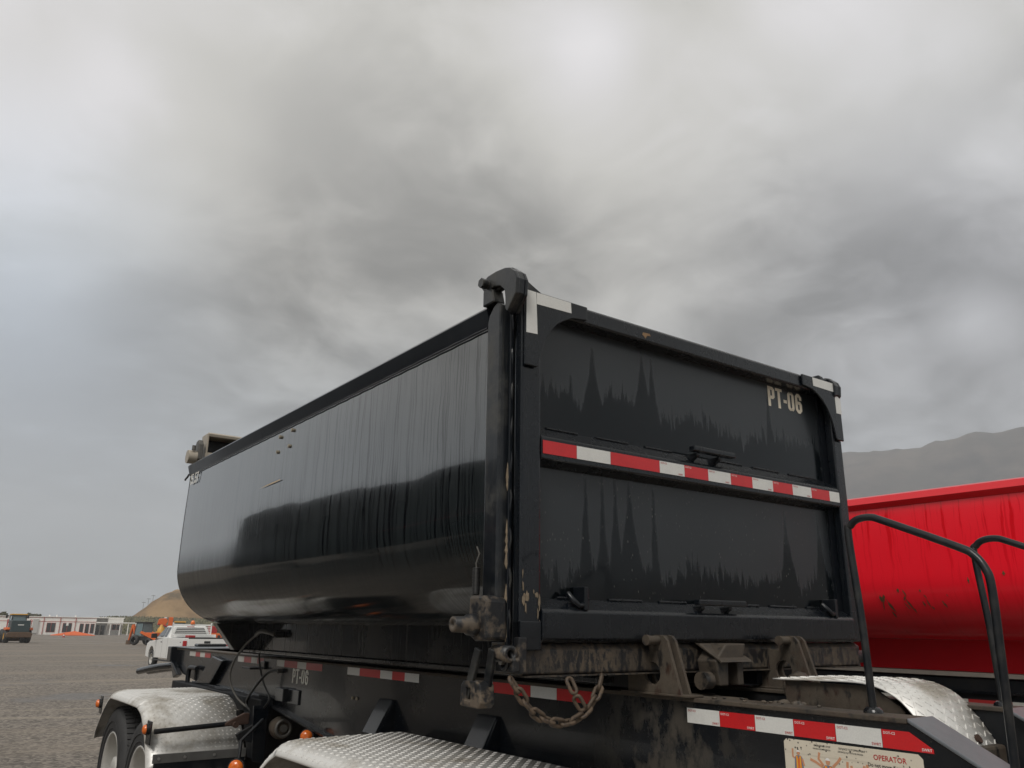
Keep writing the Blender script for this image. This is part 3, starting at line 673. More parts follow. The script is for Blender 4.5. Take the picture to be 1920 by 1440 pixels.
# stitch welds along the bars
for k, (xa, xb) in enumerate(((-.56, -.40), (-.30, -.12), (-.02, .14), (.46, .62), (.70, .9), (.98, 1.2))):
    part('stitch_weld', MB().tube([(xa+(xb-xa)*i/8, .059, 2.3225+.001*(i % 2)) for i in range(9)], .0055, 6), M['gatef'], GT)
    part('stitch_weld', MB().tube([(xa+.05+(xb-xa)*i/8, .059, 1.6835+.001*(i % 2)) for i in range(9)], .0055, 6), M['gatef'], GT)
part('stiffener', MB().tube([(1.275+.0015*math.sin(i*2.1), .062, 2.70-.0185*i) for i in range(20)], .006, 6), M['gatef'], GT)
part('stiffener', MB().tube([(1.275+.0015*math.sin(i*1.9), .062, 2.15-.0225*i) for i in range(20)], .006, 6), M['gatef'], GT)
# corner gussets with a concave edge
def gusset(s):
    p = [(-.722, 2.534), (-.722, 2.846), (-.402, 2.846), (-.404, 2.786), (-.43, 2.783), (-.480, 2.777), (-.525, 2.757), (-.565, 2.730), (-.60, 2.690), (-.628, 2.64), (-.645, 2.59), (-.655, 2.545), (-.661, 2.534)]
    if s: p = [(2*CX-x, z) for x, z in p]
    return part('corner_gusset', MB().prism(p, 'y', -.018, -.006), M['gatef'], GT, bev=.004)
gusset(0); gusset(1)
def tpatch(p, m, y=-.0195, par=None): return part('reflective_tape', MB().prism(p, 'y', y, y+.001), m, par or GT)
tpatch([(-.718, 2.665), (-.718, 2.842), (-.671, 2.842), (-.664, 2.668)], M['twhite']); tpatch([(-.668, 2.793), (-.668, 2.842), (-.493, 2.842), (-.490, 2.797)], M['twhite'])
tpatch([(1.150, 2.797), (1.147, 2.842), (1.333, 2.842), (1.333, 2.795)], M['twhite']); tpatch([(1.336, 2.68), (1.336, 2.842), (1.383, 2.842), (1.383, 2.68)], M['twhite'])
IN = .0254; xs = [-.625, -18*IN, -11*IN, 0]+[6*IN*k for k in range(1, 9)]+[1.306]
for i, (a, b_) in enumerate(zip(xs, xs[1:])):
    tpatch([(a+.0008, 2.206), (a+.0008, 2.257), (b_-.0008, 2.257), (b_-.0008, 2.206)], M['tred'] if i % 2 == 0 else M['twhite'], -.0035)
def txt(body, size, P, mtl, parent, name='printed_word', sx=1.0):
    cu = bpy.data.curves.new(name, 'FONT'); cu.body = body; cu.size = size; cu.resolution_u = 2; cu.offset = size*.012
    o = bpy.data.objects.new(name, cu); COL.objects.link(o); dg = bpy.context.evaluated_depsgraph_get()
    me = bpy.data.meshes.new_from_object(o.evaluated_get(dg)); bpy.data.objects.remove(o); bpy.data.curves.remove(cu)
    base = BASE[root(parent).name]
    for v in me.vertices: v.co = Vector(P(v.co.x*sx, v.co.y))-base
    return part(name, me, mtl, parent)
for k in range(4, 12):      # the tiny print on the short tape blocks
    a, b_ = xs[k-1], xs[k]
    red = (k-1) % 2 == 0
    txt('DOT-C2', .010, lambda u, v, a=a: (a+.006+u, -.0042, 2.246+v), M['print_white'] if red else M['print_red'], GT)
    if not red: txt('SWRT', .010, lambda u, v, b_=b_: (b_-.040+u, -.0042, 2.209+v), M['print_red'], GT)
for mbx in lettering('PT-06', lambda u, v: (.868+u, .0605, 2.660+v), .105, .292): part('letter', mbx, M['letter'], GT)
part('rust_spot', MB().prism([(-.075, 2.805), (-.07, 2.816), (-.03, 2.818), (-.024, 2.808), (-.045, 2.806), (-.058, 2.79), (-.066, 2.80)], 'y', -.0052, -.0042), M['spot'], GT)
# step handles on the cross bar and the bottom bar
for x0, x1, z in ((.195, .47, 2.325), (.175, .475, 1.675)):
    h = part('step_handle', MB().box(x0, x1, -.030, .005, z-.002, z+.022), M['gatef'], GT, bev=.005)
    for xx in (x0+.03, x1-.10): part('stub', MB().prism([(.06, z-.005), (-.012, z-.004), (-.012, z-.016), (.03, z-.04)], 'x', xx, xx+.022), M['rail'], h, bev=.003)
for x in (-.435, 1.16):
    h = part('lock_lug', MB().box(x, x+.02, -.012, .055, 1.64, 1.725), M['rail'], GT, bev=.003)
    part('hook', MB().tube([(x-.045, .03, 1.70), (x-.045, .0, 1.675), (x-.02, -.004, 1.655), (x+.004, .0, 1.66)], .011, 8), M['rail'], h)
    part('hook', MB().box(x-.06, x-.03, .01, .055, 1.645, 1.665), M['rail'], h)

# paint knocked off the foot of the near gate post, mud in the seam beside it
rc = random.Random(21)
def chip(cx, cz, w, h, y, m='mudchip'):
    n = 11; pts = []
    for k in range(n):
        a = 2*math.pi*k/n; r = rc.uniform(.45, 1.0); pts.append((cx+w*r*math.cos(a), cz+h*r*math.sin(a)))
    part('paint_chip', MB().prism(pts, 'y', y, y+.0006), M[m], GT)
for cx, cz, w, h in ((-.708, 1.672, .010, .030), (-.694, 1.685, .012, .022), (-.700, 1.645, .006, .024), (-.652, 1.690, .010, .014), (-.640, 1.665, .006, .034), (-.646, 1.625, .005, .020), (-.665, 1.700, .004, .010), (-.712, 1.72, .004, .022), (-.714, 1.76, .003, .018), (-.638, 1.59, .004, .016)):
    chip(cx, cz, w, h, -.0022)
for k in range(16):
    z = rc.uniform(1.52, 2.15); part('seam_mud', MB().tube([(-.742, .055, z), (-.744, .056, z+.02), (-.742, .055, z+rc.uniform(.04, .09))], [.003, rc.uniform(.005, .009), .002], 6), M['mudchip'], GT)

# ------------------------------------------------------------------ top hinges
def hinge(s):
    X = (lambda a: a) if not s else (lambda a: 2*CX-a-.075); dzz = -.022 if s else 0.0
    H = group_part('tailgate_hinge', BX, None)
    hood = [(.153, 2.918), (.122, 2.930), (.062, 2.931), (.003, 2.925), (-.026, 2.915), (-.060, 2.889), (-.076, 2.856), (-.070, 2.795), (-.016, 2.735), (-.001, 2.752), (.0, 2.80), (.005, 2.832), (.033, 2.857), (.078, 2.870), (.125, 2.866), (.15, 2.872), (.165, 2.89)]
    hood = [(y+.012, z+dzz) for y, z in hood]
    if s: hood = [(.05+(y-.05)*.72, 2.80+(z-2.80)*.80) for y, z in hood]
    part('hinge_ear', MB().prism(hood, 'x', X(-.800), X(-.782)), M['post'], H, bev=.004)
    part('hinge_ear', MB().prism(hood, 'x', X(-.757), X(-.742)), M['post'], H, bev=.004)
    cap = [(-.018, 2.742), (-.067, 2.800), (-.072, 2.858), (-.055, 2.893), (-.022, 2.921), (.008, 2.931), (.06, 2.937), (.12, 2.936)]
    cap = [(y+.012, z+dzz) for y, z in cap]
    if s: cap = [(.05+(y-.05)*.72, 2.80+(z-2.80)*.80) for y, z in cap]
    inn = [(y+.014, z-.010) for y, z in cap]
    part('hinge_hood', MB().prism(cap+inn[::-1], 'x', X(-.782), X(-.757)), M['post'], H, bev=.003)
    part('hinge_block', MB().prism([(.06, 2.86), (.13, 2.86), (.135, 2.90), (.115, 2.915), (.07, 2.915), (.055, 2.90)], 'x', X(-.781), X(-.758)), M['post'], H, bev=.004)
    part('pedestal', MB().prism([(.165, 2.805), (.165, 2.874), (.115, 2.874), (.10, 2.86), (.085, 2.806)], 'x', X(-.800), X(-.745)), M['post'], H, bev=.005)
    if not s:
        pn = part('hinge_pin', MB().cyl((X(-.79), .135, 2.893), (X(-.815), .135, 2.893), .017, 14), M['bare'], H)
        part('pin_nut', MB().cyl((X(-.805), .135, 2.893), (X(-.832), .135, 2.893), .021, 6), M['post'], pn)
    part('web_plate', MB().prism([(X(-.74), 2.85), (X(-.74), 2.915-(.04 if s else 0)), (X(-.69), 2.895-(.03 if s else 0)), (X(-.60), 2.85)], 'y', .01, .03), M['post'], H, bev=.003)
hinge(0); hinge(1)

# ------------------------------------------------------------------ latch gear at the lower left corner
L = group_part('gate_latch', BX, None)
part('latch_housing', MB().prism([(.045, 1.535), (.045, 1.67), (.07, 1.684), (.155, 1.684), (.160, 1.60), (.150, 1.545), (.12, 1.53)], 'x', -.835, -.745), M['latch'], L, bev=.01)
part('latch_boss', MB().lathe([(-.81, .0), (-.81, .040), (-.865, .036), (-.875, .028), (-.925, .0265), (-.928, .022), (-.928, .010), (-.90, .010), (-.90, 0)], (0, .115, 1.585), 'x', 18), M['latch'], L)
for y0, y1 in ((.10, .155), (.05, .075)):
    part('lever_arm', MB().prism([(y0-.005, 1.50), (y0+.028, 1.51), (y1+.045, 1.345), (y1+.01, 1.335)], 'x', -.825 if y0 > .08 else -.80, -.81 if y0 > .08 else -.785), M['post'], L, bev=.003)
pad = [(.20, 1.315), (.195, 1.385), (.18, 1.397), (.10, 1.40), (.075, 1.39), (.068, 1.33), (.085, 1.312)]
part('lever_foot', MB().prism(pad, 'x', -.835, -.775, holes=[[(.165, 1.335), (.165, 1.375), (.135, 1.375), (.135, 1.335)]]), M['latch'], L, bev=.005)
part('pivot_tube', MB().lathe([(.02, .015), (-.075, .015), (-.075, .028), (.02, .028), (.02, .015)], (-.77, .06, 1.49), 'y', 16), M['latch'], L)
part('pivot_ear', MB().prism([(-.02, 1.43), (-.02, 1.47), (.0, 1.50), (.03, 1.515), (.07, 1.51), (.09, 1.48), (.09, 1.43)], 'x', -.765, -.735), M['latch'], L, bev=.006)
part('pivot_ring', MB().tube([(-.768, .03+.024*math.cos(a*.3927), 1.465+.024*math.sin(a*.3927)) for a in range(16)], .006, 8, closed=True), M['latch'], L)
part('pivot_bolt', MB().cyl((-.74, .03, 1.465), (-.785, .03, 1.465), .011, 8), M['bare'], L)
part('hinge_plate', MB().box(-.735, -.70, -.01, .02, 1.425, 1.545), M['latch'], L, bev=.004)
sp = []
for k in range(170):
    a = k*.74; sp.append((-.80+.012*math.cos(a), .165+.012*math.sin(a), 1.69+k*.00055))
part('return_spring', MB().tube(sp, .0028, 5), M['hose'], L)
part('spring_hook', MB().tube([(-.80, .165, 1.783), (-.80, .168, 1.80), (-.795, .155, 1.835), (-.80, .165, 1.86)], .003, 6), M['bare'], L)
# rear sill, mud covered
SL = part('rear_sill', MB().prism([(.012, 1.424), (.012, 1.50), (.03, 1.526), (.20, 1.526), (.20, 1.42), (.02, 1.418)], 'x', -.705, 1.355), M['mud'], BX, bev=.006)
part('sill_flange', MB().box(-.70, 1.35, .004, .06, 1.412, 1.4175), M['mud'], SL)
part('end_pin', MB().cyl((1.30, .05, 1.46), (1.44, .05, 1.46), .03, 12), M['latch'], BX)
part('end_latch', MB().prism([(.04, 1.41), (.04, 1.51), (.09, 1.54), (.13, 1.50), (.12, 1.42)], 'x', 1.385, 1.41), M['post'], BX, bev=.006)

# ------------------------------------------------------------------ tarp roller housing and drive at the front of the box
TH = group_part('tarp_roller', BX, None)
part('housing_end', MB().box(-.655, -.640, 4.46, 4.62, 2.86, 3.10), M['tan'], TH, bev=.004)
part('housing_top', MB().prism([(4.46, 3.075), (4.455, 3.10), (4.49, 3.115), (4.62, 3.115), (4.63, 3.075)], 'x', -.64, 1.28), M['tan'], TH, bev=.004)
part('housing_back', MB().box(-.64, 1.28, 4.62, 4.63, 2.86, 3.08), M['blackp'], TH)
part('housing_floor', MB().box(-.64, 1.28, 4.46, 4.62, 2.93, 2.94), M['tan'], TH)
part('tarp_roll', MB().cyl((-.5, 4.54, 2.985), (1.2, 4.54, 2.985), .04, 12), M['blackp'], TH)
part('mounting_leg', MB().box(-.66, -.60, 4.45, 4.47, 2.70, 2.93), M['tan'], TH)
part('drive_cover', MB().prism([(4.44, 2.87), (4.44, 3.00), (4.48, 3.04), (4.53, 3.03), (4.56, 2.98), (4.55, 2.88), (4.50, 2.85)], 'x', -.72, -.68), M['bare'], TH, bev=.008)
part('drive_motor', MB().cyl((-.72, 4.49, 2.89), (-.79, 4.49, 2.89), .055, 12), M['tan'], TH)
part('drive_knob', MB().cyl((-.755, 4.45, 2.94), (-.755, 4.45, 2.98), .015, 8), M['bare'], TH)
part('tarp_hook', MB().tube([(-.77, 4.435, 2.735), (-.775, 4.455, 2.715), (-.785, 4.465, 2.70), (-.79, 4.45, 2.69)], .008, 8), M['post'], TH)
# air fitting on the skirt with its hose elbow
AF = part('air_fitting', MB().cyl((-.18, 3.62, 1.51), (-.235, 3.62, 1.51), .022, 10), M['hose'], BX)
part('hose_elbow', MB().tube(spline([(-.235, 3.62, 1.51), (-.26, 3.70, 1.525), (-.26, 3.86, 1.53), (-.25, 3.98, 1.50)], 5), .016, 8), M['bare'], AF)
part('fitting_plate', MB().box(-.195, -.1805, 3.50, 3.70, 1.53, 1.545), M['hose'], AF)

# ------------------------------------------------------------------ safety chain
CH = thing('safety_chain', 'rusty muddy chain sagging in a loop under the gate sill', 'chain', (-.56, -.02, 1.27), parked=True)
main = spline([(-.765, -.005, 1.41), (-.735, -.02, 1.362), (-.698, -.025, 1.318), (-.64, -.03, 1.282), (-.546, -.03, 1.264), (-.46, -.03, 1.292), (-.396, -.025, 1.350), (-.356, -.01, 1.41)], 20)
short = spline([(-.508, 0, 1.41), (-.50, -.02, 1.368), (-.485, -.03, 1.33), (-.462, -.032, 1.300)], 20)
lk = MB(); a_, rr_ = .0155, .0125; pth = []
for k in range(10): t = -math.pi/2+math.pi*k/9; pth.append((a_+rr_*math.cos(t), rr_*math.sin(t), 0))
for k in range(10): t = math.pi/2+math.pi*k/9; pth.append((-a_+rr_*math.cos(t), rr_*math.sin(t), 0))
lk.tube(pth, .0067, 8, closed=True); lkm = lk.mesh('link'); lkm.materials.append(M['chain'])
def hang(path, pitch=.0430):
    d = [0]
    for a, b_ in zip(path, path[1:]): d.append(d[-1]+(b_-a).length)
    n = max(2, int(d[-1]/pitch)); out = []
    for i in range(n):
        s = (i+.5)*d[-1]/n; k = max(j for j in range(len(d)) if d[j] <= s); k = min(k, len(path)-2); t = (s-d[k])/max(1e-6, d[k+1]-d[k])
        p = path[k].lerp(path[k+1], t); tg = (path[min(k+2, len(path)-1)]-path[max(k-1, 0)]).normalized()
        q = tg.to_track_quat('X', 'Z').to_matrix().to_4x4() @ Matrix.Rotation((math.pi/2 if i % 2 else 0)+.5+random.uniform(-.2, .2), 4, 'X')
        out.append(Matrix.Translation(p-BASE['safety_chain']) @ q)
    return out
for mtx in hang(main)+hang(short):
    o = bpy.data.objects.new('link', lkm); COL.objects.link(o); o.parent = CH; o.matrix_local = mtx
# ================================================================== transfer trailer under the box
TR = thing('transfer_trailer', 'black transfer trailer chassis with tread plate fenders and striped tape', 'trailer', TRB, parked=True)
XF = -.05
web = [(6.84, 1.321), (6.84, 1.20), (6.60, 1.10), (6.1, 1.055), (4.72, 1.055), (4.45, 1.045), (2.95, .885), (2.55, .83), (2.3, .79), (-.9, .79), (-1.62, .79), (-1.62, .985), (-.995, 1.321)]
for s in (0, 1):
    xa, xb = (XF, XF+.014) if not s else (2*CX-XF-.014, 2*CX-XF)
    FR = part('frame_rail', MB().prism(web, 'x', xa, xb), M['frame'], TR)
    fx = (XF-.012, XF+.11) if not s else (2*CX-XF-.11, 2*CX-XF+.012)
    part('top_flange', MB().prism([(6.88, 1.322), (6.88, 1.337), (-.985, 1.337), (-.985, 1.322)], 'x', *fx), M['mud_frame'], FR, bev=.003)
    low = [(6.1, 1.055), (4.72, 1.055), (4.45, 1.045), (2.95, .885), (2.3, .79), (-1.6, .79)]
    bf = (XF-.035, XF+.10) if not s else (2*CX-XF-.10, 2*CX-XF+.035)
    part('bottom_flange', MB().prism(low+[(y, z-.016) for y, z in reversed(low)], 'x', *bf), M['frame'], FR, bev=.003)
    rp = [(-.985, 1.338), (-.985, 1.326), (-1.62, .985), (-1.62, .997)]
    rx = (XF-.006, XF+.14) if not s else (2*CX-XF-.14, 2*CX-XF+.006)
    part('end_plate', MB().prism(rp, 'x', *rx), M['ramp'], FR, bev=.003)
    part('inner_web', MB().prism(web, 'x', *((XF+.09, XF+.10) if not s else (2*CX-XF-.10, 2*CX-XF-.09))), M['frame_dark'], FR)
for y in (6.7, 5.4, 4.2, 3.0, 1.6, .45, -.35): part('cross_member', MB().box(XF+.02, 2*CX-XF-.02, y-.05, y+.05, 1.12, 1.26), M['mud_frame'], TR, bev=.005)
part('rear_cross_member', MB().box(XF+.1, 2*CX-XF-.1, -.95, -.60, 1.06, 1.22), M['mud_frame'], TR, bev=.01)
part('belly_pan', MB().box(XF+.1, 2*CX-XF-.1, -.6, 4.0, 1.0, 1.02), M['frame_dark'], TR)
# front deck nose
part('nose_plate', MB().box(XF-.02, 2*CX-XF+.02, 6.2, 7.0, 1.340, 1.350), M['ramp'], TR, bev=.004)
part('nose_cross_beam', MB().box(-.12, .78, 6.84, 6.98, 1.20, 1.35), M['frame'], TR, bev=.008)
part('nose_gusset', MB().prism([(5.2, 1.27), (5.5, 1.06), (5.95, 1.04), (5.5, 1.30)], 'x', XF-.05, XF-.004), M['frame'], TR, bev=.01)
part('nose_bracket', MB().prism([(6.80, 1.20), (6.88, 1.22), (6.70, 1.05), (6.55, 1.09)], 'x', XF-.06, XF-.005), M['frame'], TR, bev=.01)
part('stop_arm', MB().tube(spline([(XF-.03, 6.0, 1.17), (XF-.04, 6.12, 1.175), (XF-.04, 6.22, 1.15), (XF-.04, 6.22, .98)], 5), .022, 8), M['tubeb'], TR)
DB = part('drawbar', MB().tube(spline([(-.05, 6.75, 1.17), (-.14, 7.25, 1.13), (-.20, 7.75, 1.07)], 5), .035, 8), M['frame'], TR)
part('drawbar_arm', MB().tube(spline([(.10, 6.75, 1.17), (.02, 7.3, 1.12), (-.06, 7.9, 1.06)], 5), .035, 8), M['frame'], DB)
part('deck_latch', MB().box(.12, .42, 6.75, 6.9, 1.350, 1.378), M['frame'], TR, bev=.02)
part('deck_latch', MB().box(.52, .66, 6.75, 6.9, 1.350, 1.39), M['blackp'], TR, bev=.02)

# reflective tape on the near rail, every block its own piece
def sidetape(y0, blocks, ztop, wm, rm, first_white=True, end_cut=False):
    y = y0
    for i, ln in enumerate(blocks):
        white = (i % 2 == 0) == first_white; y1 = y-ln*IN
        p = [(y-.0008, ztop-.0508), (y-.0008, ztop), (y1+.0008, ztop), (y1+.0008, ztop-.0508)]
        if end_cut and i == len(blocks)-1: p = [(y-.0008, ztop-.0508), (y-.0008, ztop), (-.985, ztop), (y1, ztop-.040), (y1, ztop-.0508)]
        part('reflective_tape', MB().prism(p, 'x', XF-.0015, XF-.0005), wm if white else rm, TR)
        if ln == 6 and ztop < 1.31:
            a = y
            txt('DOT-C2', .010, lambda u, v, a=a: (XF-.0022, a-.006-u, ztop-.012+v), M['print_red'] if white else M['print_white'], TR)
            b_ = y1
            txt('SWRT' , .011, lambda u, v, b_=b_: (XF-.0022, b_+.034-u, ztop-.047+v), M['print_red'] if white else M['print_white'], TR)
        y = y1
    return y
sidetape(6.40, (8, 6, 6, 7), 1.3259, M['twhited'], M['tredd'])
sidetape(4.93, (6, 7, 5.5, 6), 1.3259, M['twhited'], M['tredd'])
sidetape(4.02, (6, 10, 6.5, 11), 1.3259, M['twhited'], M['tredd'])
sidetape(2.768, (7, 11, 6, 6, 6.5), 1.3259, M['twhite'], M['tred'])
sidetape(1.348, (9, 12, 7.5, 9.5), 1.3230, M['twhite'], M['tred'])
sidetape(-.137, (6, 6, 6, 6, 6, 6), 1.3005, M['twhite'], M['tred'], end_cut=True)
for mbx in lettering('PT-06', lambda u, v: (XF-.0015, 3.69-u, 1.172+v), .10, .305, .85): part('letter', mbx, M['letterw'], TR)
for y, z in ((2.66, 1.14), (2.60, 1.14), (2.32, 1.10), (1.55, .965), (1.50, .966)):
    part('worn_bolt', MB().cyl((XF-.001, y, z), (XF-.009, y, z), .010, 7), M['bolt'], TR)
part('web_bracket', MB().box(XF-.05, XF-.002, 3.72, 3.88, 1.04, 1.13), M['frame'], TR, bev=.004); part('web_bracket', MB().box(XF-.012, XF-.002, 3.52, 3.72, 1.03, 1.13), M['frame'], TR, bev=.004)
part('hose_bracket', MB().box(XF-.09, XF-.002, 4.36, 4.56, 1.235, 1.25), M['hose'], TR, bev=.003)
part('hose_bracket', MB().box(XF-.02, XF-.002, 4.24, 4.33, 1.24, 1.30), M['frame'], TR, bev=.004)
# fender stays: folded plates leaning off the rail
for y in (2.20, 1.15):
    st = part('fender_stay', MB().prism([(XF-.003, 1.165), (XF-.018, 1.165), (-.17, .985), (-.155, .985)], 'y', y-.085, y+.075), M['frame'], TR, bev=.004)
    part('stay_flange', MB().prism([(XF-.003, 1.16), (XF-.02, 1.15), (-.155, .985), (XF-.003, .985)], 'y', y-.095, y-.085), M['frame'], st)

# safety decal on the web
dz1 = 1.243; DC = part('safety_decal', MB().prism([(-.553, .98), (-.553, dz1-.012), (-.563, dz1-.003), (-1.004, dz1), (-1.017, dz1-.012), (-1.017, .98)], 'x', XF-.0018, XF-.0006), M['decal'], TR)
DP = lambda y, z: (lambda u, v: (XF-.0026, y-u, z+v))
txt('OPERATOR', .021, DP(-.865, 1.213), M['print_red'], DC, sx=.95)
for i, t in enumerate(('Do not move if spotter', 'is not visible')): txt(t, .0150, DP(-.845+(-.03 if i else 0), 1.193-.017*i), M['print_black'], DC, sx=.92)
for y, l1, l2 in ((-.665, 'EMERGENCY STOP', 'PARADA DE EMERGENCIA'), (-.752, 'DISTANCE TO STOPPING POINT', 'DISTANCIA AL PUNTO DE PARADA')):
    txt(l1, .0078, DP(y, 1.228), M['print_black'], DC, sx=.9 if len(l1) < 20 else .78); txt(l2, .0065, DP(y+.004, 1.219), M['print_black'], DC, sx=.82)
def signaller(y, z, s, arms, lab):
    F = lambda pts, m, nm, d: part(nm, MB().prism([(y-a*s, z+b_*s) for a, b_ in pts], 'x', XF-.0024-d, XF-.0019-d), m, DC)
    F([(-.5, -.9), (-.42, .05), (-.25, .25), (.25, .25), (.42, .05), (.5, -.9)], M['shirt'], 'printed_shirt', 0)
    F([(-.3, -.9), (-.28, .22), (-.1, .2), (0, -.1), (.1, .2), (.28, .22), (.3, -.9)], M['vest'], 'printed_vest', .0003)
    for q in (-.22, .14): F([(q, -.9), (q, .18), (q+.08, .18), (q+.08, -.9)], M['vesty'], 'printed_stripe', .0006)
    F([(.17*math.cos(t*.7854), .48+.22*math.sin(t*.7854)) for t in range(8)], M['skin'], 'printed_head', .0003)
    F([(.18*math.cos(t*.5236), .56+.17*math.sin(t*.5236)) for t in range(7)], M['print_white'], 'printed_helmet', .0006)
    for a in arms:
        pts = []; back = []
        for i in range(len(a)):
            p = Vector(a[i]); d = (Vector(a[min(i+1, len(a)-1)])-Vector(a[max(i-1, 0)])).normalized(); nn = Vector((-d.y, d.x))*.085; pts.append(tuple(p+nn)); back.append(tuple(p-nn))
        F(pts+back[::-1], M['skin'], 'printed_arm', .0001)
signaller(-.605, 1.185, .034, [[(-.4, .0), (-.62, .1), (-.6, .8)], [(.4, 0), (.55, -.6)]], '')
signaller(-.71, 1.165, .046, [[(-.4, .1), (-.9, .35), (-1.35, .5)], [(.4, .1), (.9, .0), (1.4, .1)], [(-.35, .2), (-.7, .6), (-.6, 1.0)], [(.35, .2), (.8, .6), (1.0, .85)]], '')
signaller(-.81, 1.145, .046, [[(-.4, .1), (-.75, .5), (-.7, 1.1)], [(.4, .1), (.75, .5), (.7, 1.1)], [(-.3, .2), (-.45, .9)], [(.3, .2), (.5, 1.0)]], '')

# ------------------------------------------------------------------ fenders of tread plate
fprof = [(-1.03, -.43), (-1.01, -.36), (-.95, -.29), (-.80, -.16), (-.70, -.09), (-.56, -.02), (-.42, 0), (.42, .0), (.55, -.012), (.68, -.05), (.80, -.13), (.90, -.22), (.98, -.32), (1.04, -.42)]
fprof = [(-y, z) for y, z in fprof][::-1]
cross = [(.0, 0.0), (.57, 0.0), (.62, -.006), (.655, -.018), (.680, -.038), (.690, -.058), (.692, -.068)]   # distance outward from inner edge, drop
def fender(xin, sgn, yc, ztop, lugs, name='fender', rear_drop=True, ext=0.0):
    sm = spline([(0, y, z) for y, z in fprof], 4); sm = [(p.y-(ext if p.y < 0 else 0), p.z) for p in sm]
    if not rear_drop: sm = [(y, z) for y, z in sm if z > -.45]
    # outward normals of the profile
    N = []
    for i in range(len(sm)):
        a, b_ = sm[max(i-1, 0)], sm[min(i+1, len(sm)-1)]; d = Vector((b_[0]-a[0], b_[1]-a[1])).normalized(); N.append(Vector((d.y, -d.x)) if d.x < 0 else Vector((-d.y, d.x)))
    def P(i, c, up=0.0):
        (y, z), n = sm[i], N[i]; dd = c[1]+up; return (xin-sgn*c[0], yc+y+n.x*dd, ztop+z+n.y*dd)
    mb = MB(); vs = []; fs = []; nc = len(cross)
    for i in range(len(sm)):
        for c in cross: vs.append(P(i, c))
    for i in range(len(sm)-1):
        for k in range(nc-1): a = i*nc+k; fs.append((a, a+1, a+nc+1, a+nc))
    mb.add(vs, fs, True); F = part(name, mb, M['tread'], TR)
    so = F.modifiers.new('solid', 'SOLIDIFY'); so.thickness = .004; so.offset = 0
    if lugs:
        L_ = [0]
        for a, b_ in zip(sm, sm[1:]): L_.append(L_[-1]+math.dist(a, b_))
        C_ = [0]
        for a, b_ in zip(cross, cross[1:]): C_.append(C_[-1]+math.dist(a, b_))
        def S_(u, w, up):
            i = max(j for j in range(len(L_)) if L_[j] <= u); i = min(i, len(sm)-2); t = (u-L_[i])/(L_[i+1]-L_[i])
            k = max(j for j in range(nc) if C_[j] <= w); k = min(k, nc-2); q = (w-C_[k])/(C_[k+1]-C_[k])
            c = (cross[k][0]+(cross[k+1][0]-cross[k][0])*q, cross[k][1]+(cross[k+1][1]-cross[k][1])*q)
            tn = Vector((cross[k+1][0]-cross[k][0], cross[k+1][1]-cross[k][1])).normalized(); c2 = (c[0]-tn.y*up, c[1]+tn.x*up)
            return Vector(P(i, c2)).lerp(Vector(P(i+1, c2)), t)
        lb = MB(); st = .032; nu = int(L_[-1]/st); nw = int(C_[-1]/st)
        for a in range(nu):
            for b_ in range(nw):
                u, w = (a+.5)*st+.002, (b_+.5)*st+.002; sg = 1 if (a+b_) % 2 else -1
                du, dw = .0108*.7071, .0108*.7071*sg; pu, pw = -dw*.26, du*.28
                if not (.014 < u < L_[-1]-.014 and .014 < w < C_[-1]-.014): continue
                lb.add([S_(u-du, w-dw, .0015), S_(u+pu, w+pw, .0015), S_(u+du, w+dw, .0015), S_(u-pu, w-pw, .0015), S_(u-du*.72, w-dw*.72, .0045), S_(u+du*.72, w+dw*.72, .0045)],
                       [(0, 1, 4), (1, 2, 5), (1, 5, 4), (2, 3, 5), (3, 0, 4), (3, 4, 5)])
        part('tread_lugs', lb, M['tread'], F, kind='stuff')
    return F
FF = fender(-.16, 1, 5.25, 1.02, True); NF = fender(-.16, 1, 1.32, 1.03, True, ext=.85)
fender(2*CX+.16, -1, 5.25, 1.02, False); fender(2*CX+.16, -1, 1.32, 1.03, False, ext=.85)
# front fender: stay bar, lamps, flap
part('stay_bar', MB().cyl((-.84, 4.205, .835), (-.12, 4.235, .865), .018, 10), M['frame_dark'], FF)
part('stay_clamp', MB().prism([(-.16, .85), (-.16, .93), (-.20, .93), (-.34, .865), (-.34, .845)], 'y', 4.20, 4.235), M['rust'], FF, bev=.005)
part('clamp_bolt', MB().cyl((-.265, 4.21, .852), (-.265, 4.175, .852), .022, 10), M['rust'], FF)
part('flap_bar', MB().box(-.83, -.165, 4.19, 4.206, .625, .685), M['gal'], FF, bev=.002)
fb = part('mud_flap', MB().box(-.82, -.17, 4.192, 4.204, .02, .65), M['flap'], FF)
for x in (-.79, -.61, -.40): part('rivet', MB().cyl((x, 4.19, .655), (x, 4.184, .655), .010, 8), M['chrome'], FF)
def marker(x, y, z, ax, r=.042, parent=None):
    d = Vector(ax); p = Vector((x, y, z))
    q = part('marker_lamp', MB().cyl(p, p+d*.02, r*1.15, 16), M['hose'], parent or TR); part('amber_lens', MB().tube([p+d*.02, p+d*.036, p+d*.042], [r, r*.9, r*.4], 16), M['amber'], q)
marker(-.852, 4.33, .84, (-1, 0, 0), .034, FF); marker(-.856, 6.10, .885, (-1, 0, 0), .034, FF)
part('lamp_tab', MB().box(-.856, -.848, 4.24, 4.37, .74, .90), M['frame'], FF, bev=.004); part('lamp_tab', MB().box(-.856, -.848, 6.05, 6.15, .80, .95), M['frame'], FF, bev=.004)
marker(-.42, 3.62, .645, (-.6, -.8, 0), .05); marker(-.12, 3.18, .868, (-.5, -.866, 0), .04)

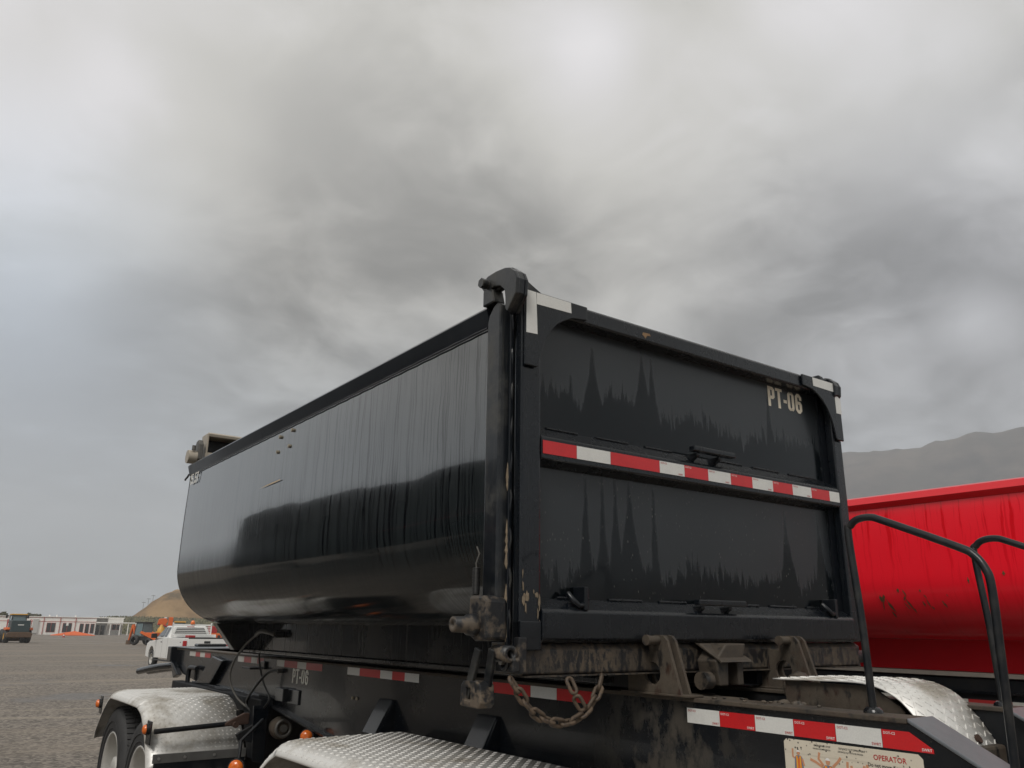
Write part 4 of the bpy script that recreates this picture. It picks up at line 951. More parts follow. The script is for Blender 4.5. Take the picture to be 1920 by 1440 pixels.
# ------------------------------------------------------------------ wheels
def wheel_meshes():
    t = MB(); pr = [(-.135, .30), (-.14, .36), (-.148, .43), (-.140, .475), (-.118, .503), (-.085, .513), (0, .516), (.085, .513), (.118, .503), (.140, .475), (.148, .43), (.14, .36), (.135, .30)]
    t.lathe(pr, (0, 0, 0), 'x', 48)
    for k in range(60):
        a = 2*math.pi*k/60
        for x0, x1, sh in ((-.11, -.045, .012), (.045, .11, -.012), (-.03, .03, .0)):
            vs = []
            for x, da in ((x0, -.032), (x1, -.032+sh), (x1, .026+sh), (x0, .026)):
                for r in (.510, .526 if abs(x) < .1 else .519): vs.append((x, r*math.cos(a+da), r*math.sin(a+da)))
            t.add(vs, [(1, 3, 5, 7), (0, 1, 7, 6), (2, 3, 1, 0), (4, 5, 3, 2), (6, 7, 5, 4)])
    for rr in (.345, .40): t.tube([(-.1445 if rr < .37 else -.1485, rr*math.cos(a*.131), rr*math.sin(a*.131)) for a in range(48)], .003, 5, closed=True)
    r = MB(); r.lathe([(-.125, .318), (-.14, .312), (-.138, .296), (-.10, .288), (-.05, .283), (-.02, .27), (-.012, .16), (-.03, .15), (-.045, .11), (-.10, .105), (-.115, .06), (-.118, 0)], (0, 0, 0), 'x', 40)
    for k in range(10): a = 2*math.pi*k/10; r.cyl((-.015, .135*math.cos(a), .135*math.sin(a)), (-.055, .135*math.cos(a), .135*math.sin(a)), .016, 6)
    h = MB()
    for k in range(10):
        a = 2*math.pi*(k+.5)/10; h.cyl((-.0195, .215*math.cos(a), .215*math.sin(a)), (-.0225, .215*math.cos(a), .215*math.sin(a)), .028, 10)
    return t.mesh('tyre'), r.mesh('rim'), h.mesh('hand_holes')
TM, RM, HM = wheel_meshes(); TM.materials.append(M['rubber']); RM.materials.append(M['rim']); HM.materials.append(M['blackp'])
def wheel(x, y, flip):
    w = group_part('wheel', TR, None); w.location = Vector((x, y, .377))-TRB; w.scale = (.97, .97, .97); w.rotation_euler = (random.uniform(0, 3), 0, math.pi if flip else 0)
    for nm, me in (('tyre', TM), ('rim', RM), ('hand_holes', HM)):
        o = bpy.data.objects.new(nm, me); COL.objects.link(o); o.parent = w
for y in (4.74, 5.75, .28, 1.55):
    wheel(-.655, y, False); wheel(2*CX+.655, y, True)
    part('axle', MB().cyl((-.6, y, .39), (2*CX+.6, y, .39), .065, 12), M['frame_dark'], TR)
# suspension and running gear seen under the front of the chassis
part('spring_hanger', MB().prism([(4.00, 1.04), (4.40, 1.04), (4.30, .80), (4.18, .62), (4.05, .62)], 'x', -.16, -.06), M['frame_dark'], TR, bev=.01)
part('spring_hanger', MB().prism([(4.95, 1.04), (5.4, 1.04), (5.3, .62), (5.05, .62)], 'x', -.16, -.06), M['frame_dark'], TR, bev=.01)
part('sub_rail', MB().box(-.16, -.06, 4.0, 6.5, .93, 1.04), M['frame_dark'], TR, bev=.006); part('sub_rail', MB().box(.72, .82, 4.0, 6.5, .93, 1.04), M['frame_dark'], TR, bev=.006)
part('turntable', MB().lathe([(1.0, .45), (1.05, .45), (1.05, .32), (1.0, .32)], (CX, 5.2, 0), 'z', 36), M['frame_dark'], TR)
part('axle_beam_plate', MB().prism([(-.18, .93), (.84, .93), (.84, .45), (.3, .38), (-.18, .45)], 'y', 4.44, 4.46), M['frame_dark'], TR)
part('hanger_plate', MB().prism([(-.215, 1.0), (-.10, 1.0), (-.10, .60), (-.19, .62)], 'y', 3.98, 3.995), M['frame'], TR, bev=.003)
part('stay_arm', MB().prism([(-.30, .80), (-.10, .90), (-.10, .72), (-.28, .76)], 'y', 4.05, 4.08), M['frame_dark'], TR, bev=.004)
BC = part('brake_chamber', MB().lathe([(0, 0), (0, .045), (.02, .075), (.05, .08), (.07, .08), (.09, .072), (.14, .06), (.14, 0)], (-.02, 3.86, .845), 'y', 20), M['mud_frame'], TR)
part('chamber_ring', MB().tube([(-.02+.056*math.cos(a*.3142), 3.855, .845+.056*math.sin(a*.3142)) for a in range(20)], .012, 8, closed=True), M['bare'], BC)
part('chamber_cap', MB().cyl((-.02, 3.862, .845), (-.02, 3.84, .845), .026, 12), M['bare'], BC)
part('air_tank', MB().lathe([(.1, 0), (.1, .08), (.13, .115), (.16, .12), (.64, .12), (.67, .115), (.7, .08), (.7, 0)], (-.06, 3.0, .80), 'x', 22), M['frame_dark'], TR)
part('step_bracket', MB().box(-.42, -.02, 3.55, 3.60, .50, .53), M['frame_dark'], TR)
part('lamp_stalk', MB().tube([(-.40, 3.66, .60), (-.38, 3.70, .80), (-.2, 3.8, .92)], .012, 6), M['frame_dark'], TR)
for y in (3.3, 2.75): part('under_brace', MB().prism([(-.04, .88), (.70, .88), (.70, .70), (.33, .58), (-.04, .70)], 'y', y, y+.012), M['frame_dark'], TR)
# air hoses looping from the skirt down to the chassis
part('air_hose', MB().tube(spline([(-.25, 3.98, 1.50), (-.26, 4.18, 1.42), (-.27, 4.36, 1.30), (-.27, 4.42, 1.17), (-.22, 4.35, 1.03), (-.14, 4.22, .945), (-.12, 4.1, .93)], 8), .0085, 8), M['hose_grey'], TR)
part('air_hose', MB().tube(spline([(XF-.03, 3.90, 1.245), (-.11, 4.02, 1.23), (-.15, 4.15, 1.13), (-.17, 4.28, 1.00), (-.15, 4.20, .94)], 8), .010, 8), M['hose'], TR)
part('air_hose', MB().tube(spline([(-.20, 4.03, 1.46), (-.16, 4.10, 1.30), (-.12, 4.08, 1.15), (-.12, 3.93, 1.05), (-.14, 4.02, .96), (-.13, 4.15, .935)], 8), .0075, 8), M['hose'], TR)
part('hose_fitting', MB().cyl((XF-.002, 3.90, 1.245), (XF-.04, 3.90, 1.245), .016, 8), M['bare'], TR)

# ------------------------------------------------------------------ rear lugs, pins, hook and mud-caked gear between the rails
def lug(x, y0, ztop, cut, nm):
    poly = [(y0-.115, 1.338), (y0-.052, 1.535), (y0-.035, 1.552), (y0-.015, 1.556), (y0+.035, 1.556), (y0+.047, 1.545), (y0+.047, 1.495), (y0+.10, 1.50), (y0+.155, 1.49), (y0+.165, 1.47), (y0+.165, 1.338)]
    hole = [(y0+.03+.042*math.cos(a*.5236), 1.415+.042*math.sin(a*.5236)) for a in range(12)]
    return part('pin_lug', MB().prism(poly, 'x', x, x+.013, holes=[hole]), M['mud_frame'], TR, bev=.003)
for x0, y0 in ((-.082, -.028), (.645, -.095)):
    a = lug(x0, y0, 0, 0, ''); lug(x0+.045, y0, 0, 0, '')
    part('lug_pad', MB().box(x0-.008, x0+.07, y0-.16, y0+.20, 1.3375, 1.345), M['mud_frame'], TR, bev=.002)
    pn = part('lug_pin', MB().cyl((x0-.055, y0-.005, 1.537), (x0+.06, y0-.005, 1.537), .017, 12), M['mud_frame'], TR)
    part('pin_head', MB().cyl((x0-.055, y0-.005, 1.537), (x0-.066, y0-.005, 1.537), .020, 12), M['mud_frame'], pn)
part('hook_box', MB().prism([(.24, 1.525), (.17, 1.46), (.19, 1.365), (.24, 1.365), (.245, 1.45), (.30, 1.455), (.305, 1.365), (.335, 1.365), (.335, 1.46), (.36, 1.525)], 'y', -.10, .0), M['mud_heavy'], TR, bev=.006)
part('hook_box_top', MB().prism([(-.02, 1.522), (.012, 1.527), (-.12, 1.462), (-.125, 1.455)], 'x', .17, .36), M['mud_heavy'], TR, bev=.003)
part('hook_roller', MB().cyl((.12, -.06, 1.385), (.17, -.06, 1.385), .034, 14), M['mud_heavy'], TR)
part('coupling_head', MB().tube([(.40, -.30, 1.37), (.46, -.27, 1.375), (.50, -.24, 1.365)], [.045, .05, .035], 9), M['mud_heavy'], TR)
part('coupling_arm', MB().prism([(.40, 1.33), (.40, 1.385), (.62, 1.375), (.64, 1.36), (.64, 1.32)], 'y', -.30, -.23), M['mud_heavy'], TR, bev=.012)
part('ram_body', MB().cyl((.20, -.20, 1.27), (.20, .9, 1.27), .06, 14), M['mud_heavy'], TR)
part('cross_shaft', MB().cyl((-.02, .35, 1.375), (.68, .35, 1.375), .03, 12), M['mud_frame'], TR)
rnd = random.Random(3)
def clod(x, y, z, r):
    bm = bmesh.new(); bmesh.ops.create_icosphere(bm, subdivisions=2, radius=r); mb = MB(); vs = []
    for v in bm.verts: d = 1+.45*mnoise.noise(v.co*(2.2/r)*.5+Vector((x*30, y*30, z*10))); vs.append((x+v.co.x*d*1.3, y+v.co.y*d, z+v.co.z*d*.6))
    mb.add(vs, [tuple(v.index for v in f.verts) for f in bm.faces], True); bm.free(); part('mud_clod', mb, M['mud_heavy'], TR)
for k in range(26): clod(rnd.uniform(.10, .55), rnd.uniform(-.62, .25), rnd.uniform(1.22, 1.29), rnd.uniform(.02, .06))
for k in range(14): clod(rnd.uniform(-.03, .045), rnd.uniform(-.66, .0), 1.340, rnd.uniform(.004, .009))
for k in range(6): clod(rnd.uniform(.06, .09), rnd.uniform(-.58, -.42), 1.335, rnd.uniform(.012, .022))
# curved tread-plate cover between the rails
cp = spline([(0, -.32, 1.404), (0, -.50, 1.408), (0, -.66, 1.410), (0, -.74, 1.398), (0, -.80, 1.370), (0, -.838, 1.336), (0, -.868, 1.298), (0, -.90, 1.25), (0, -.925, 1.20), (0, -.945, 1.14), (0, -.955, 1.08)], 4)
x0c, x1c = .225, .615
CV = part('hose_cover', MB().strip([(x0c, p.y, p.z) for p in cp], [(x1c, p.y, p.z) for p in cp]), M['tread_dirty'], TR); so = CV.modifiers.new('solid', 'SOLIDIFY'); so.thickness = .005; so.offset = 0
Lc = [0]
for a, b_ in zip(cp, cp[1:]): Lc.append(Lc[-1]+(b_-a).length)
def SC(u, x, up):
    i = max(j for j in range(len(Lc)) if Lc[j] <= u); i = min(i, len(cp)-2); t = (u-Lc[i])/(Lc[i+1]-Lc[i]); p = cp[i].lerp(cp[i+1], t); d = (cp[i+1]-cp[i]).normalized(); n = Vector((0, d.z, -d.y)); n = n if n.z >= 0 or n.y < 0 else -n
    if n.y > 0 and n.z < .2: n = -n
    return Vector((x, p.y, p.z))+n*up
lb = MB(); st = .030
for a in range(int(Lc[-1]/st)):
    for b_ in range(int((x1c-x0c)/st)):
        u, x = (a+.5)*st, x0c+(b_+.5)*st+.003; sg = 1 if (a+b_) % 2 else -1; du, dw = .0150*.7071, .0150*.7071*sg; pu, pw = -dw*.22, du*.22
        if u < .013 or u > Lc[-1]-.013: continue
        lb.add([SC(u-du, x-dw, .002), SC(u+pu, x+pw, .002), SC(u+du, x+dw, .002), SC(u-pu, x-pw, .002), SC(u-du*.72, x-dw*.72, .0052), SC(u+du*.72, x+dw*.72, .0052)], [(0, 1, 4), (1, 2, 5), (1, 5, 4), (2, 3, 5), (3, 0, 4), (3, 4, 5)])
part('tread_lugs', lb, M['tread_dirty'], CV, kind='stuff')
part('rivet', MB().cyl(SC(Lc[-1]*.80, .50, .002), SC(Lc[-1]*.80, .50, .012), .015, 8), M['rust'], CV)
part('cover_bracket', MB().prism([(-.36, 1.24), (-.36, 1.40), (-.70, 1.40), (-.80, 1.34), (-.86, 1.24)], 'x', x0c+.02, x0c+.03), M['mud_frame'], TR)
part('cover_foot', MB().prism([(-.40, 1.23), (-.42, 1.30), (-.52, 1.305), (-.56, 1.27), (-.80, 1.28), (-.80, 1.23)], 'x', .12, .20), M['mud_heavy'], TR, bev=.006)
# handrails
for X, dy, dzr in ((.02, 0, 0), (.66, -.098, -.03)):
    hp = [(X, -.838+dy, 1.34), (X, -.833+dy, 1.60), (X, -.818+dy, 1.88+dzr), (X, -.829+dy, 1.912+dzr), (X, -.855+dy, 1.930+dzr), (X, -.90+dy, 1.933+dzr), (X, -.95+dy, 1.915+dzr), (X, -1.16+dy, 1.822+dzr), (X, -1.205+dy, 1.795+dzr), (X, -1.232+dy, 1.755+dzr), (X, -1.242+dy, 1.70+dzr), (X, -1.238+dy, 1.50), (X, -1.228+dy, 1.15)]
    h = part('handrail', MB().tube(spline(hp, 5), .0118, 14), M['tubeb'], TR); part('rail_foot', MB().lathe([(1.337, .03), (1.346, .028), (1.354, .019), (1.354, .012)], (X, -.838+dy, 0), 'z', 14), M['frame'], h)
part('rear_step', MB().box(.10, .56, -1.25, -1.10, 1.0, 1.02), M['frame_dark'], TR)
part('rear_bumper', MB().box(-.03, .70, -1.35, -1.27, .9, 1.08), M['frame_dark'], TR, bev=.01)
# ================================================================== red box on the neighbouring trailer
RB = Vector((4.1, .5, 1.3))
RX = thing('dump_box', 'bright red dump box with scraped paint, on the trailer behind', 'dump box', RB, parked=True)
RC = 4.10
rp = [(3.03, 2.42), (3.022, 2.30), (3.02, 2.15), (3.02, 2.02)]+arc(3.44, 1.95, .42, 180, 270, 18)+[(3.55, 1.53)]
part('side_shell', shell(rp, -.72, 4.6, 40, .004), M['red'], RX); part('side_shell', shell([(2*RC-x, z) for x, z in rp], -.72, 4.6, 10, .0), M['red'], RX)
for s in (0, 1):
    r = [(3.035, 2.415), (2.985, 2.455), (2.998, 2.500), (3.045, 2.515), (3.09, 2.50), (3.09, 2.43)]
    if s: r = [(2*RC-x, z) for x, z in r]
    part('top_rail', MB().sweep(r, -.75, 4.65), M['red2'], RX)
    xx = (3.52, 3.55) if not s else (2*RC-3.55, 2*RC-3.52)
    k = part('skirt', MB().box(*xx, -.70, 4.55, 1.325, 1.56), M['red2'], RX, bev=.004)
    part('sill_strip', MB().box(min(xx)-.04, max(xx)+.04, -.70, 4.55, 1.293, 1.322), M['sill_white'], k, bev=.003)
fw = [(x, z) for x, z in rp]
part('end_wall', MB().prism(fw+[(2*RC-x, z) for x, z in reversed(fw)], 'y', 4.58, 4.61), M['red2'], RX); part('end_wall', MB().prism(fw+[(2*RC-x, z) for x, z in reversed(fw)], 'y', -.73, -.70), M['red2'], RX)
part('floor', MB().box(3.5, 2*RC-3.5, -.70, 4.55, 1.532, 1.55), M['red2'], RX)
# scraped patches: thin flakes of bare primer following the shell
rnd = random.Random(11)
def scrape(y, s0, pts):
    cum = [0]
    for a, b_ in zip(rp, rp[1:]): cum.append(cum[-1]+math.dist(a, b_))
    mb = MB(); vs = []
    for dy_, ds in pts:
        s = s0+ds; i = max(j for j in range(len(cum)) if cum[j] <= s); i = min(i, len(rp)-2); t = (s-cum[i])/(cum[i+1]-cum[i])
        vs.append((rp[i][0]+(rp[i+1][0]-rp[i][0])*t-.0075, y-dy_, rp[i][1]+(rp[i+1][1]-rp[i][1])*t-.001))
    mb.add(vs, [tuple(range(len(vs)))]); part('paint_scrape', mb, M['scrape'], RX)
def flake(y, s, ln, wd, lean):
    n = 6; up = []; dn = []
    for k in range(n+1):
        t = k/n; w = wd*math.sin(math.pi*min(.95, max(.08, t)))*rnd.uniform(.4, 1.2); c = lean*ln*t
        up.append((c+w, ln*t)); dn.append((c-w, ln*t))
    scrape(y, s, up+dn[::-1])
for y, s, ln, wd, ln2 in ((.84, .60, .05, .012, .1), (.81, .595, .06, .014, -.3), (.80, .63, .10, .009, .35), (.83, .65, .06, .007, -.2), (.79, .72, .05, .008, .2),
                          (.70, .555, .03, .008, 0), (.67, .56, .05, .006, .4), (.655, .60, .04, .008, -.5), (.66, .63, .10, .010, .4), (.68, .655, .05, .007, .5), (.635, .69, .03, .008, .5),
                          (.55, .565, .02, .006, .2), (.53, .60, .03, .005, .5), (.52, .635, .06, .007, .2), (.55, .645, .04, .007, .2), (.50, .68, .03, .006, .3), (.42, .645, .05, .007, .4), (.38, .60, .02, .003, .5), (.22, .50, .04, .008, .05), (.0, .47, .03, .010, .0)):
    flake(y, s, ln, wd, ln2)
T2B = Vector((4.1, .5, -.125))
T2 = thing('transfer_trailer', 'dark trailer chassis carrying the red box', 'trailer', T2B, parked=True)
for xx in ((3.50, 3.60), (4.6, 4.7)):
    f2 = part('frame_rail', MB().box(*xx, -1.6, 6.9, .95, 1.285), M['frame_dark'], T2, bev=.006)
    part('rail_lip', MB().box(xx[0]-.03, xx[1]+.03, -1.6, 6.9, 1.19, 1.205), M['frame'], f2)
y = 1.2
for k in range(14):
    y1 = y-(.28 if k % 2 else .18); part('reflective_tape', MB().box(3.4975, 3.4985, y1+.001, y-.001, 1.10, 1.15), M['tredd'] if k % 2 else M['twhited'], T2); y = y1
for yy in (.2, 1.3, 4.6, 5.7):
    for x, fl in ((3.2, 0), (5.0, 1)):
        w = group_part('wheel', T2, None); w.location = Vector((x, yy, .391))-T2B; w.rotation_euler = (random.uniform(0, 3), 0, math.pi if fl else 0)
        for nm, me in (('tyre', TM), ('rim', RM), ('hand_holes', HM)):
            o = bpy.data.objects.new(nm, me); COL.objects.link(o); o.parent = w
    part('axle', MB().cyl((3.2, yy, .39), (5.0, yy, .39), .06, 10), M['frame_dark'], T2)

# ================================================================== dark trailer parked to the left, seen mirrored in the box side
PB = Vector((-6.2, 10, -.125))
PT = thing('parked_trailer', 'dark tall trailer mirrored in the glossy black box side', 'trailer', PB, parked=True)
part('body', MB().prism([(4.6, 1.25), (4.6, 3.3), (5.2, 3.6), (6.4, 3.70), (8.0, 3.86), (15.9, 3.95), (15.95, 1.25)], 'x', -7.4, -5.0), M['frame_dark'], PT, bev=.05)
for k in range(9): part('side_rib', MB().box(-4.998, -4.93, 5.3+1.2*k, 5.4+1.2*k, 1.3, 3.5), M['frame_dark'], PT)
part('stripe', MB().box(-4.995, -4.985, 5.0, 9.4, 2.75, 2.82), M['tredd'], PT)
part('frame', MB().box(-6.7, -5.7, 4.4, 16.5, .95, 1.25), M['frame_dark'], PT)
for yy in (6.0, 7.25, 14.5):
    for x in (-7.1, -5.25):
        w = group_part('wheel', PT, None); w.location = Vector((x, yy, .391))-PB
        for nm, me in (('tyre', TM), ('rim', RM)):
            o = bpy.data.objects.new(nm, me); COL.objects.link(o); o.parent = w
# ================================================================== white pickup (built about its own origin: rear axle on the ground, +y forward)
class OBX(MB):
    pass
def placed(name, label, cat, loc, rotz, group=None):
    t = thing(name, label, cat, (0, 0, 0), group); t.location = loc; t.rotation_euler = (0, 0, rotz); return t
PK = placed('pickup_truck', 'white pickup with headache rack and orange beacon, parked beyond the trailer', 'pickup truck', (8.35, 35.55, 0), math.radians(1.5))
def arch(yc, zc, r, n=10): return [(yc+r*math.cos(math.pi*k/n), zc+r*math.sin(math.pi*k/n)) for k in range(n+1)]
side = [(-1.08, .62), (-1.10, 1.0), (-1.08, 1.36), (1.25, 1.36), (3.0, 1.24), (4.1, 1.18), (4.5, 1.08), (4.6, .85), (4.58, .5)]+arch(3.66, .46, .50)[0:]+[(3.1, .48), (.55, .48)]+arch(0, .46, .50)+[(-.52, .60)]
part('body', MB().prism(side, 'x', -.97, .97), M['white'], PK, bev=.06, seg=3)
part('bed_void', MB().box(-.80, .80, -1.0, 1.1, 1.352, 1.366), M['blackp'], PK)
# cab greenhouse, tapered
def frustum(b, t, z0, z1):
    return MB().add([(b[0], b[2], z0), (b[1], b[2], z0), (b[1], b[3], z0), (b[0], b[3], z0), (t[0], t[2], z1), (t[1], t[2], z1), (t[1], t[3], z1), (t[0], t[3], z1)], [(0, 3, 2, 1), (4, 5, 6, 7), (0, 1, 5, 4), (1, 2, 6, 5), (2, 3, 7, 6), (3, 0, 4, 7)])
cabp = part('cab', frustum((-.95, .95, 1.22, 3.25), (-.72, .72, 1.42, 2.45), 1.30, 1.86), M['white'], PK, bev=.07, seg=3)
def quad(pts, m, nm, par, th=.01):
    c = sum((Vector(p) for p in pts), Vector())/len(pts); n = (Vector(pts[1])-Vector(pts[0])).cross(Vector(pts[2])-Vector(pts[0])).normalized()
    if n.dot(c-Vector((0, 2, 1.5))) < 0: n = -n
    return part(nm, MB().add([Vector(p)+n*th for p in pts], [tuple(range(len(pts)))]), m, par)
for s in (-1, 1):
    X = lambda z: s*(.95-.23*(z-1.30)/.56)
    quad([(X(1.38), 1.62, 1.38), (X(1.38), 1.98, 1.38), (X(1.79), 1.98, 1.79), (X(1.79), 1.62, 1.79)], M['glass'], 'side_window', cabp)
    quad([(X(1.38), 2.06, 1.38), (X(1.38), 3.0, 1.38), (X(1.52), 2.85, 1.52), (X(1.79), 2.45, 1.79), (X(1.79), 2.06, 1.79)], M['glass'], 'side_window', cabp)
quad([(-.74, 1.26, 1.42), (.74, 1.26, 1.42), (.60, 1.39, 1.77), (-.60, 1.39, 1.77)], M['glass'], 'rear_window', cabp, .02)
quad([(-.80, 3.18, 1.36), (.80, 3.18, 1.36), (.64, 2.5, 1.80), (-.64, 2.5, 1.80)], M['glass'], 'windscreen', cabp, .02)
part('brake_lamp', MB().box(-.16, .16, 1.385, 1.41, 1.80, 1.84), M['tail'], cabp)
tg = part('tailgate', MB().box(-.78, .78, -1.125, -1.09, .80, 1.33), M['white'], PK, bev=.012)
part('tailgate_cap', MB().box(-.78, .78, -1.13, -1.06, 1.335, 1.385), M['blackp'], tg, bev=.008); part('tailgate_handle', MB().box(-.13, .13, -1.14, -1.12, 1.15, 1.24), M['blackp'], tg, bev=.01); part('badge', MB().box(-.13, .13, -1.134, -1.124, .93, 1.0), M['bolt'], tg)
for s in (-1, 1):
    part('tail_lamp', MB().box(s*.97-.13 if s > 0 else -.985, .985 if s > 0 else -.84, -1.125, -.99, .82, 1.25), M['tail'], PK, bev=.015)
    part('door_handle', MB().box(s*.972-.01, s*.972+.012, 2.1, 2.26, 1.14, 1.18), M['blackp'], PK)
    mr = part('mirror', MB().box(min(s*1.0, s*1.24), max(s*1.0, s*1.24), 2.86, 2.98, 1.32, 1.52), M['blackp'], PK, bev=.03)
    part('fender_badge', MB().box(s*.975-.004, s*.975+.004, -.72, -.60, 1.17, 1.20), M['blackp'], PK)
    part('side_step', MB().box(min(s*.86, s*1.0), max(s*.86, s*1.0), .62, 3.0, .36, .42), M['blackp'], PK, bev=.02)
    for y in (.58, 1.24, 2.02, 3.02):
        if y > 1: part('door_seam', MB().box(s*.9705-.0012, s*.9705+.0012, y-.006, y+.006, .52, 1.34), M['blackp'], PK)
bp = part('bumper', MB().box(-.95, .95, -1.26, -1.10, .50, .74), M['chrome'], PK, bev=.03); part('plate_recess', MB().box(-.18, .18, -1.268, -1.25, .56, .70), M['blackp'], bp); part('hitch', MB().box(-.06, .06, -1.38, -1.2, .40, .50), M['blackp'], bp)
HRk = part('headache_rack', MB().box(-.86, .86, 1.14, 1.19, 1.86, 1.93), M['white'], PK, bev=.008)
for x in (-.86, .82): part('rack_post', MB().box(x, x+.045, 1.14, 1.19, 1.36, 2.0), M['white'], HRk)
for k in range(6): part('rack_slat', MB().box(-.82, .82, 1.15, 1.18, 1.44+.07*k, 1.465+.07*k), M['white'], HRk)
bc = part('beacon', MB().lathe([(1.93, 0), (1.93, .10), (2.03, .09), (2.09, .05), (2.10, 0)], (0, 1.16, 0), 'z', 14), M['amber'], PK)
part('tool_box', MB().box(-.90, .90, .55, 1.10, 1.37, 1.50), M['white'], PK, bev=.015)
part('bed_load', MB().box(-.70, -.45, -.9, -.3, 1.37, 1.47), M['mach_red'], PK, bev=.02)
ws = .40/.516
for x, fl in ((-.83, 0), (.83, 1)):
    for y in (0, 3.66):
        w = group_part('wheel', PK, None); w.location = (x, y, .40); w.scale = (ws, ws, ws); w.rotation_euler = (random.uniform(0, 3), 0, math.pi if fl else 0)
        for nm, me, mm in (('tyre', TM, None), ('rim', RM, None)):
            o = bpy.data.objects.new(nm, me); COL.objects.link(o); o.parent = w
part('axle', MB().cyl((-.8, 0, .4), (.8, 0, .4), .08, 10), M['blackp'], PK)

# ================================================================== wheel loader, seen from behind
WL = placed('wheel_loader', 'wheel loader with dark engine hood and yellow cab roof, seen from behind', 'loader', (9.05, 111.0, 0), math.radians(3))
part('counterweight', MB().prism([(-1.25, .62), (-1.3, 1.05), (-.95, 1.22), (.95, 1.22), (1.3, 1.05), (1.25, .62)], 'y', -2.3, -1.6), M['brown'], WL, bev=.06)
hd = part('engine_hood', MB().box(-.98, .98, -2.2, -.2, 1.18, 2.5), M['teal'], WL, bev=.08); part('badge', MB().box(-.3, .3, -2.23, -2.19, 1.95, 2.05), M['white'], hd)
cb = part('cab', frustum((-.78, .78, -.4, 1.2), (-.72, .72, -.25, 1.0), 2.2, 3.1), M['cabglass'], WL, bev=.04)
for s in (-1, 1):
    for y in (-.4, 1.15): part('cab_post', MB().cyl((s*.77, y, 2.2), (s*.71, y*.8, 3.1), .05, 6), M['blackp'], cb)
part('seat', MB().box(-.25, .3, -.1, .3, 2.2, 2.85), M['blackp'], cb)
part('cab_roof', MB().box(-.82, .82, -.45, 1.25, 3.1, 3.24), M['yellow'], WL, bev=.04)
for s in (-1, 1):
    ty = part('rear_tyre', MB().lathe([(-.28, .40), (-.30, .62), (-.24, .74), (0, .77), (.24, .74), (.30, .62), (.28, .40)], (s*1.08, -.9, .77), 'x', 24), M['rubber'], WL); part('rim', MB().lathe([(s*.26, .42), (s*.20, .3), (s*.24, 0)], (s*1.08, -.9, .77), 'x', 16), M['yellow'], ty)
    ty = part('front_tyre', MB().lathe([(-.28, .40), (-.30, .62), (-.24, .74), (0, .77), (.24, .74), (.30, .62), (.28, .40)], (s*1.08, 1.9, .77), 'x', 24), M['rubber'], WL)
    part('rear_fender', MB().prism([(-1.8, 1.5), (-1.6, 1.72), (-.2, 1.72), (-.1, 1.55), (-.1, 1.45), (-1.7, 1.4)], 'x', min(s*.95, s*1.38), max(s*.95, s*1.38)), M['orange'], WL, bev=.03)
    part('handrail', MB().tube([(s*1.2, -1.2, 1.7), (s*1.2, -1.2, 2.6), (s*1.15, -.5, 2.6), (s*1.15, -.5, 1.7)], .04, 6), M['mach_red'], WL)
    part('mirror', MB().box(min(s*1.0, s*1.2), max(s*1.0, s*1.2), .9, 1.0, 2.75, 3.1), M['blackp'], WL); part('mirror_arm', MB().cyl((s*.7, .95, 3.05), (s*1.1, .95, 3.0), .03, 6), M['blackp'], WL)
part('lift_arm', MB().prism([(1.0, 1.6), (1.2, 2.0), (3.2, .9), (3.4, .5), (3.1, .5)], 'x', -.6, .6), M['yellow'], WL); part('bucket', MB().prism([(3.2, .15), (3.2, .9), (3.5, 1.1), (4.1, .2)], 'x', -1.3, 1.3), M['brown'], WL)

# ================================================================== compact backhoe near the pickup's nose
BH = placed('backhoe', 'small orange backhoe with a grey-green cab beside the pickup', 'backhoe', (19.9, 97.5, 0), math.radians(-150))
cb = part('cab', frustum((-.7, .7, -.6, .7), (-.6, .6, -.5, .55), 1.0, 2.35), M['cabglass'], BH, bev=.05); part('cab_roof', MB().box(-.72, .72, -.65, .75, 2.35, 2.46), M['blackp'], BH, bev=.03)
for sx in (-1, 1):
    for sy in (-.55, .62): part('cab_post', MB().cyl((sx*.7, sy, 1.0), (sx*.6, sy*.85, 2.35), .045, 6), M['blackp'], cb)
part('engine_hood', MB().box(-.5, .5, .7, 2.2, .8, 1.35), M['orange'], BH, bev=.08); part('chassis', MB().box(-.6, .6, -.9, 2.3, .5, .95), M['blackp'], BH)
for sx in (-1, 1):
    part('rear_tyre', MB().lathe([(-.2, .3), (-.22, .48), (0, .56), (.22, .48), (.2, .3)], (sx*.85, -.2, .56), 'x', 20), M['rubber'], BH); part('front_tyre', MB().lathe([(-.15, .2), (-.17, .34), (0, .4), (.17, .34), (.15, .2)], (sx*.8, 1.8, .4), 'x', 18), M['rubber'], BH)
    part('loader_arm', MB().prism([(.3, 1.3), (.5, 1.5), (3.1, .6), (3.0, .4)], 'x', min(sx*.62, sx*.75), max(sx*.62, sx*.75)), M['orange'], BH)
part('bucket', MB().prism([(2.9, .05), (2.9, .7), (3.2, .8), (3.7, .1)], 'x', -.95, .95), M['brown'], BH, bev=.02)
part('hoe_boom', MB().prism([(-.9, .7), (-1.1, .8), (-1.7, 2.1), (-1.5, 2.2)], 'x', -.14, .14), M['orange'], BH, bev=.02); part('hoe_stick', MB().prism([(-1.75, 2.15), (-1.55, 2.2), (-1.9, .5), (-2.05, .5)], 'x', -.11, .11), M['orange'], BH, bev=.02)
part('hoe_bucket', MB().prism([(-2.1, .5), (-1.85, .5), (-1.6, .1), (-2.1, .05)], 'x', -.3, .3), M['brown'], BH)

